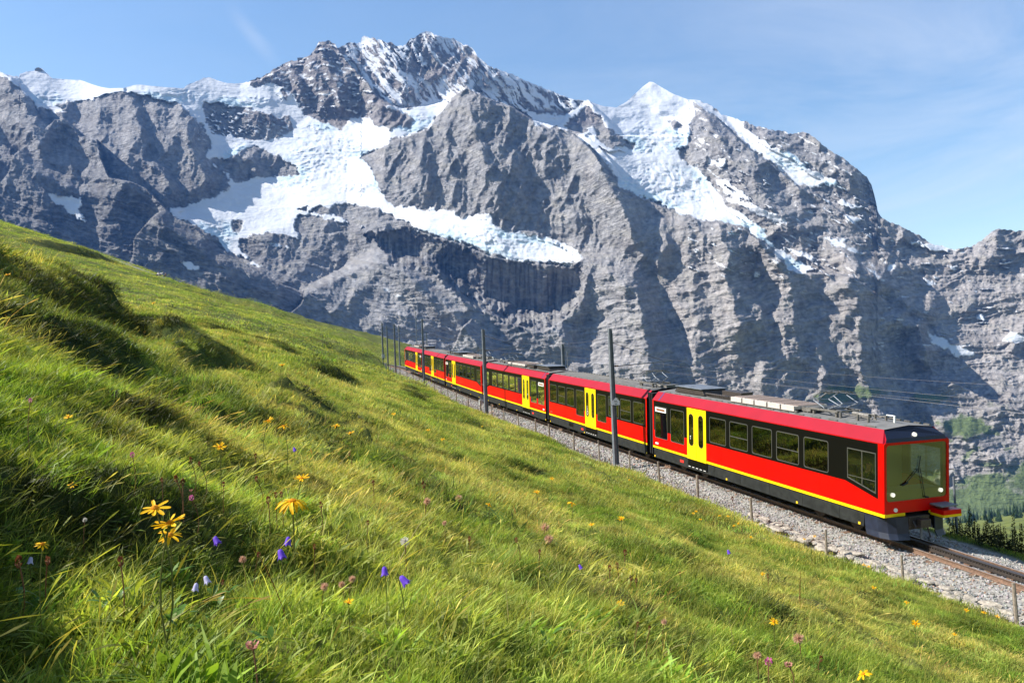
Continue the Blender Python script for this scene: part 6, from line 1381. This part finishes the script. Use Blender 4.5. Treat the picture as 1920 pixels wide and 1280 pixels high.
# ------------------------------------------------------------------ tall dark weeds on the far bank of the line
def weed_mesh(seed, h):
    R_ = np.random.RandomState(seed); s = MB(); s.bar((0, 0, 0), (.04*R_.randn(), .04*R_.randn(), h), .012, 5, .004); f = MB()
    for i in range(110):
        t = R_.rand()**.8; z = h*(.08+.9*t); a = R_.rand()*2*pi; rr = (.03+.06*(1-t))*(.5+R_.rand()); L1 = Vector((cos(a), sin(a), .5+.5*R_.rand())).normalized(); u = L1.orthogonal().normalized()*.022*(1.2-t*.6)
        c = Vector((cos(a)*rr*.3, sin(a)*rr*.3, z)); f.add([c, c+L1*rr*.6+u, c+L1*rr*1.2, c+L1*rr*.6-u], [(0, 1, 2, 3)])
    return s.mesh('stem', M_wd), f.mesh('leaves', M_wl)
M_wd = pmat('weed stalk', (.05, .035, .02)); M_wl = pmat('dark weed leaves', (.035, .045, .016), .8, .2)
wm = [weed_mesh(700+i, h) for i, h in enumerate((1.0, .8, 1.25, .65, .95))]
R_ = np.random.RandomState(77)
wpx = [1803,1808,1813,1818,1823,1828,1832,1838,1843,1848,1853,1857,1861,1864,1868,1871,1875,1878,1882,1886,1890,1894,1897,1901,1905,1909,1913,1917,1846,1860,1873,1888,1899,1912,1789,1795,1800,1779,1784,1835,1925,1932,1940,1950,1962,1975]
for k, px in enumerate(wpx):
    e = 3.4+1.5*R_.rand(); s = s_at(px, e); p = trk(s, e); p.z = gz(p.x, p.y)-.03; a = R_.randint(5)
    t = tag(empty('tall_weed', p, R_.rand()*6), 'dark spiky weed standing on the far bank of the track', 'weed', 'dark spiky weeds along the far bank of the track'); t.scale = (1, 1, .6+.6*R_.rand())
    link(bpy.data.objects.new('stem', wm[a][0]), t); link(bpy.data.objects.new('leaves', wm[a][1]), t)
# ------------------------------------------------------------------ firs far below on the valley side
def fir(seed, h):
    R_ = np.random.RandomState(seed); t = MB(); t.bar((0, 0, 0), (0, 0, h*.9), h*.018, 5, h*.004); c = MB(); n = 15
    for k in range(n):
        z = h*(.10+.88*k/n); r = h*.21*(1-k/n)**.85*(.8+.35*R_.rand()); m_ = 9
        for j in range(m_):
            a = 2*pi*j/m_+R_.rand()*.6; rr = r*(.7+.5*R_.rand()); u = Vector((cos(a), sin(a), 0)); w = Vector((-sin(a), cos(a), 0))*rr*.34; b = Vector((0, 0, z)); e = b+u*rr+Vector((0, 0, -rr*.45))
            c.add([b+Vector((0, 0, h*.03)), b+u*rr*.6+w+Vector((0, 0, -rr*.15)), e, b+u*rr*.6-w+Vector((0, 0, -rr*.15))], [(0, 1, 2, 3)])
    return t.mesh('trunk', M_bark), c.mesh('crown', M_fir)
M_bark = mat('bark', (.06, .045, .03), .9); M_fir = pmat('fir needles', (.020, .042, .014), .8, .15)
fm_ = [fir(900+i, 13+2*i % 5) for i in range(5)]
vt = valley.data; vco = np.empty(len(vt.vertices)*3, np.float32); vt.vertices.foreach_get('co', vco); vco = vco.reshape(-1, 3)
R_ = np.random.RandomState(78); k = 0
for i in range(150):
    px = R_.uniform(1772, 1990); d = R_.uniform(1050, 1650)
    if R_.rand() < .25: d = R_.uniform(800, 1100)
    x, y = (px-960)/F*d*1.0, d; j = np.argmin((vco[:, 0]-x)**2+(vco[:, 1]-y)**2); x, y, z = map(float, vco[j]); x += 8*R_.randn(); y += 8*R_.randn(); a = R_.randint(5)
    t = tag(empty('fir_tree', (x, y, z-1), R_.rand()*6), 'dark fir in the distant wood edge below the mountain', 'tree', 'dark firs at the far edge of the pasture'); s = .75+.6*R_.rand(); t.scale = (s, s, s*1.05)
    link(bpy.data.objects.new('trunk', fm_[a][0]), t); link(bpy.data.objects.new('crown', fm_[a][1]), t)
# ------------------------------------------------------------------ huts on the skyline and the resting hikers
M_hut = mat('grey hut', (.22, .21, .20), .8); M_glass2 = mat('hut glass', (.05, .06, .08), .2)
def sky_depth(px, py):
    co = mountain.data.vertices; 
    n = len(co); a = np.empty(n*3, np.float32); co.foreach_get('co', a); a = a.reshape(-1, 3); q = proj(a); j = np.argmin((q[0]-px)**2+(q[1]-py)**2); return Vector(map(float, a[j]))
p = sky_depth(73, 132); t = tag(empty('observatory', p), 'tiny domed observatory on the rock at the left end of the snow ridge', 'building'); s = p.y/F
m = MB(); m.box(-5*s, 6*s, -4*s, 4*s, -3*s, 2.0*s); m.box(-3*s, 2*s, -3*s, 3*s, 2.0*s, 4*s); m.build('wall', M_hut, t); m = MB()
for k in range(5): m.box((-4+2*k)*s, (-3+2*k)*s, -4.1*s, -4.0*s, -.6*s, .6*s)
m.build('window', M_glass2, t)
m = MB(); n = 10; r0 = 1.6*s; rows = [[(r0*cos(b)*cos(2*pi*i/n), r0*cos(b)*sin(2*pi*i/n), 4*s+r0*sin(b)) for i in range(n)] for b in (0, .5, 1.0, 1.4)]; m.add([q for r in rows for q in r], [(k*n+i, k*n+(i+1) % n, (k+1)*n+(i+1) % n, (k+1)*n+i) for k in range(3) for i in range(n)]+[tuple(range(3*n, 4*n))]); m.build('dome', M_galv, t)
p = sky_depth(563, 112); t = tag(empty('mountain_hut', p), 'small dark hut perched on the rock ridge left of the summit', 'building'); s = p.y/F
m = MB(); m.box(-4*s, 5*s, -3*s, 3*s, -2*s, 2*s); m.build('wall', M_hut, t); m = MB(); m.add([(-4.5*s, -3.4*s, 2*s), (5.5*s, -3.4*s, 2*s), (5.5*s, 3.4*s, 2*s), (-4.5*s, 3.4*s, 2*s), (-4.5*s, 0, 3.6*s), (5.5*s, 0, 3.6*s)], [(0, 1, 5, 4), (3, 4, 5, 2), (0, 4, 3), (1, 2, 5)]); m.build('roof', M_steel, t)
M_c1 = mat('white shirt', (.65, .65, .66), .8); M_c2 = mat('dark jacket', (.03, .03, .035), .8); M_c3 = mat('dark trousers', (.04, .04, .05), .8)
for px, lab, shirt, dx in ((296.5, 'hiker in a pale top sitting on the grass under the skyline, left one', M_c1, 0), (302, 'hiker in a light shirt bending beside the seated one', M_c1, .6), (310, 'hiker in dark clothes sitting to the right of the pale ones', M_c2, 0)):
    d = hit(px, 520, lambda x, y: ground(x, y)) or 180; d = min(d, 185); g = Vector(at(px, 519, d)); g.z = gz(g.x, g.y)
    J = [(0, 0, .16), (.02, .04, .42), (.04+dx*.3, .02, .66-dx*.1), (.07+dx*.5, .0, .78-dx*.15), (.09+dx*.6, 0, .92-dx*.2), (-.14, .05, .62), (.2, .0, .64), (-.16, -.18, .42), (.22, -.22, .42), (-.1, -.42, .40), (.12, -.42, .40), (-.1, -.60, .05), (.12, -.60, .05)]
    J = [(x*1.15, y*1.15, z*1.15+.02) for x, y, z in J]
    E = [(0, 1), (1, 2), (2, 3), (3, 4), (2, 5), (2, 6), (5, 7), (6, 8), (0, 9), (0, 10), (9, 11), (10, 12)]
    person('person', [tuple(g+Vector(q)) for q in J], E, [.16, .15, .17, .06, .12, .07, .07, .05, .05, .09, .09, .07, .07], ([shirt, M_skin, M_c3], [2, 0, 0, 1, 1, 0, 0, 1, 1, 2, 2, 2, 2]), lab)
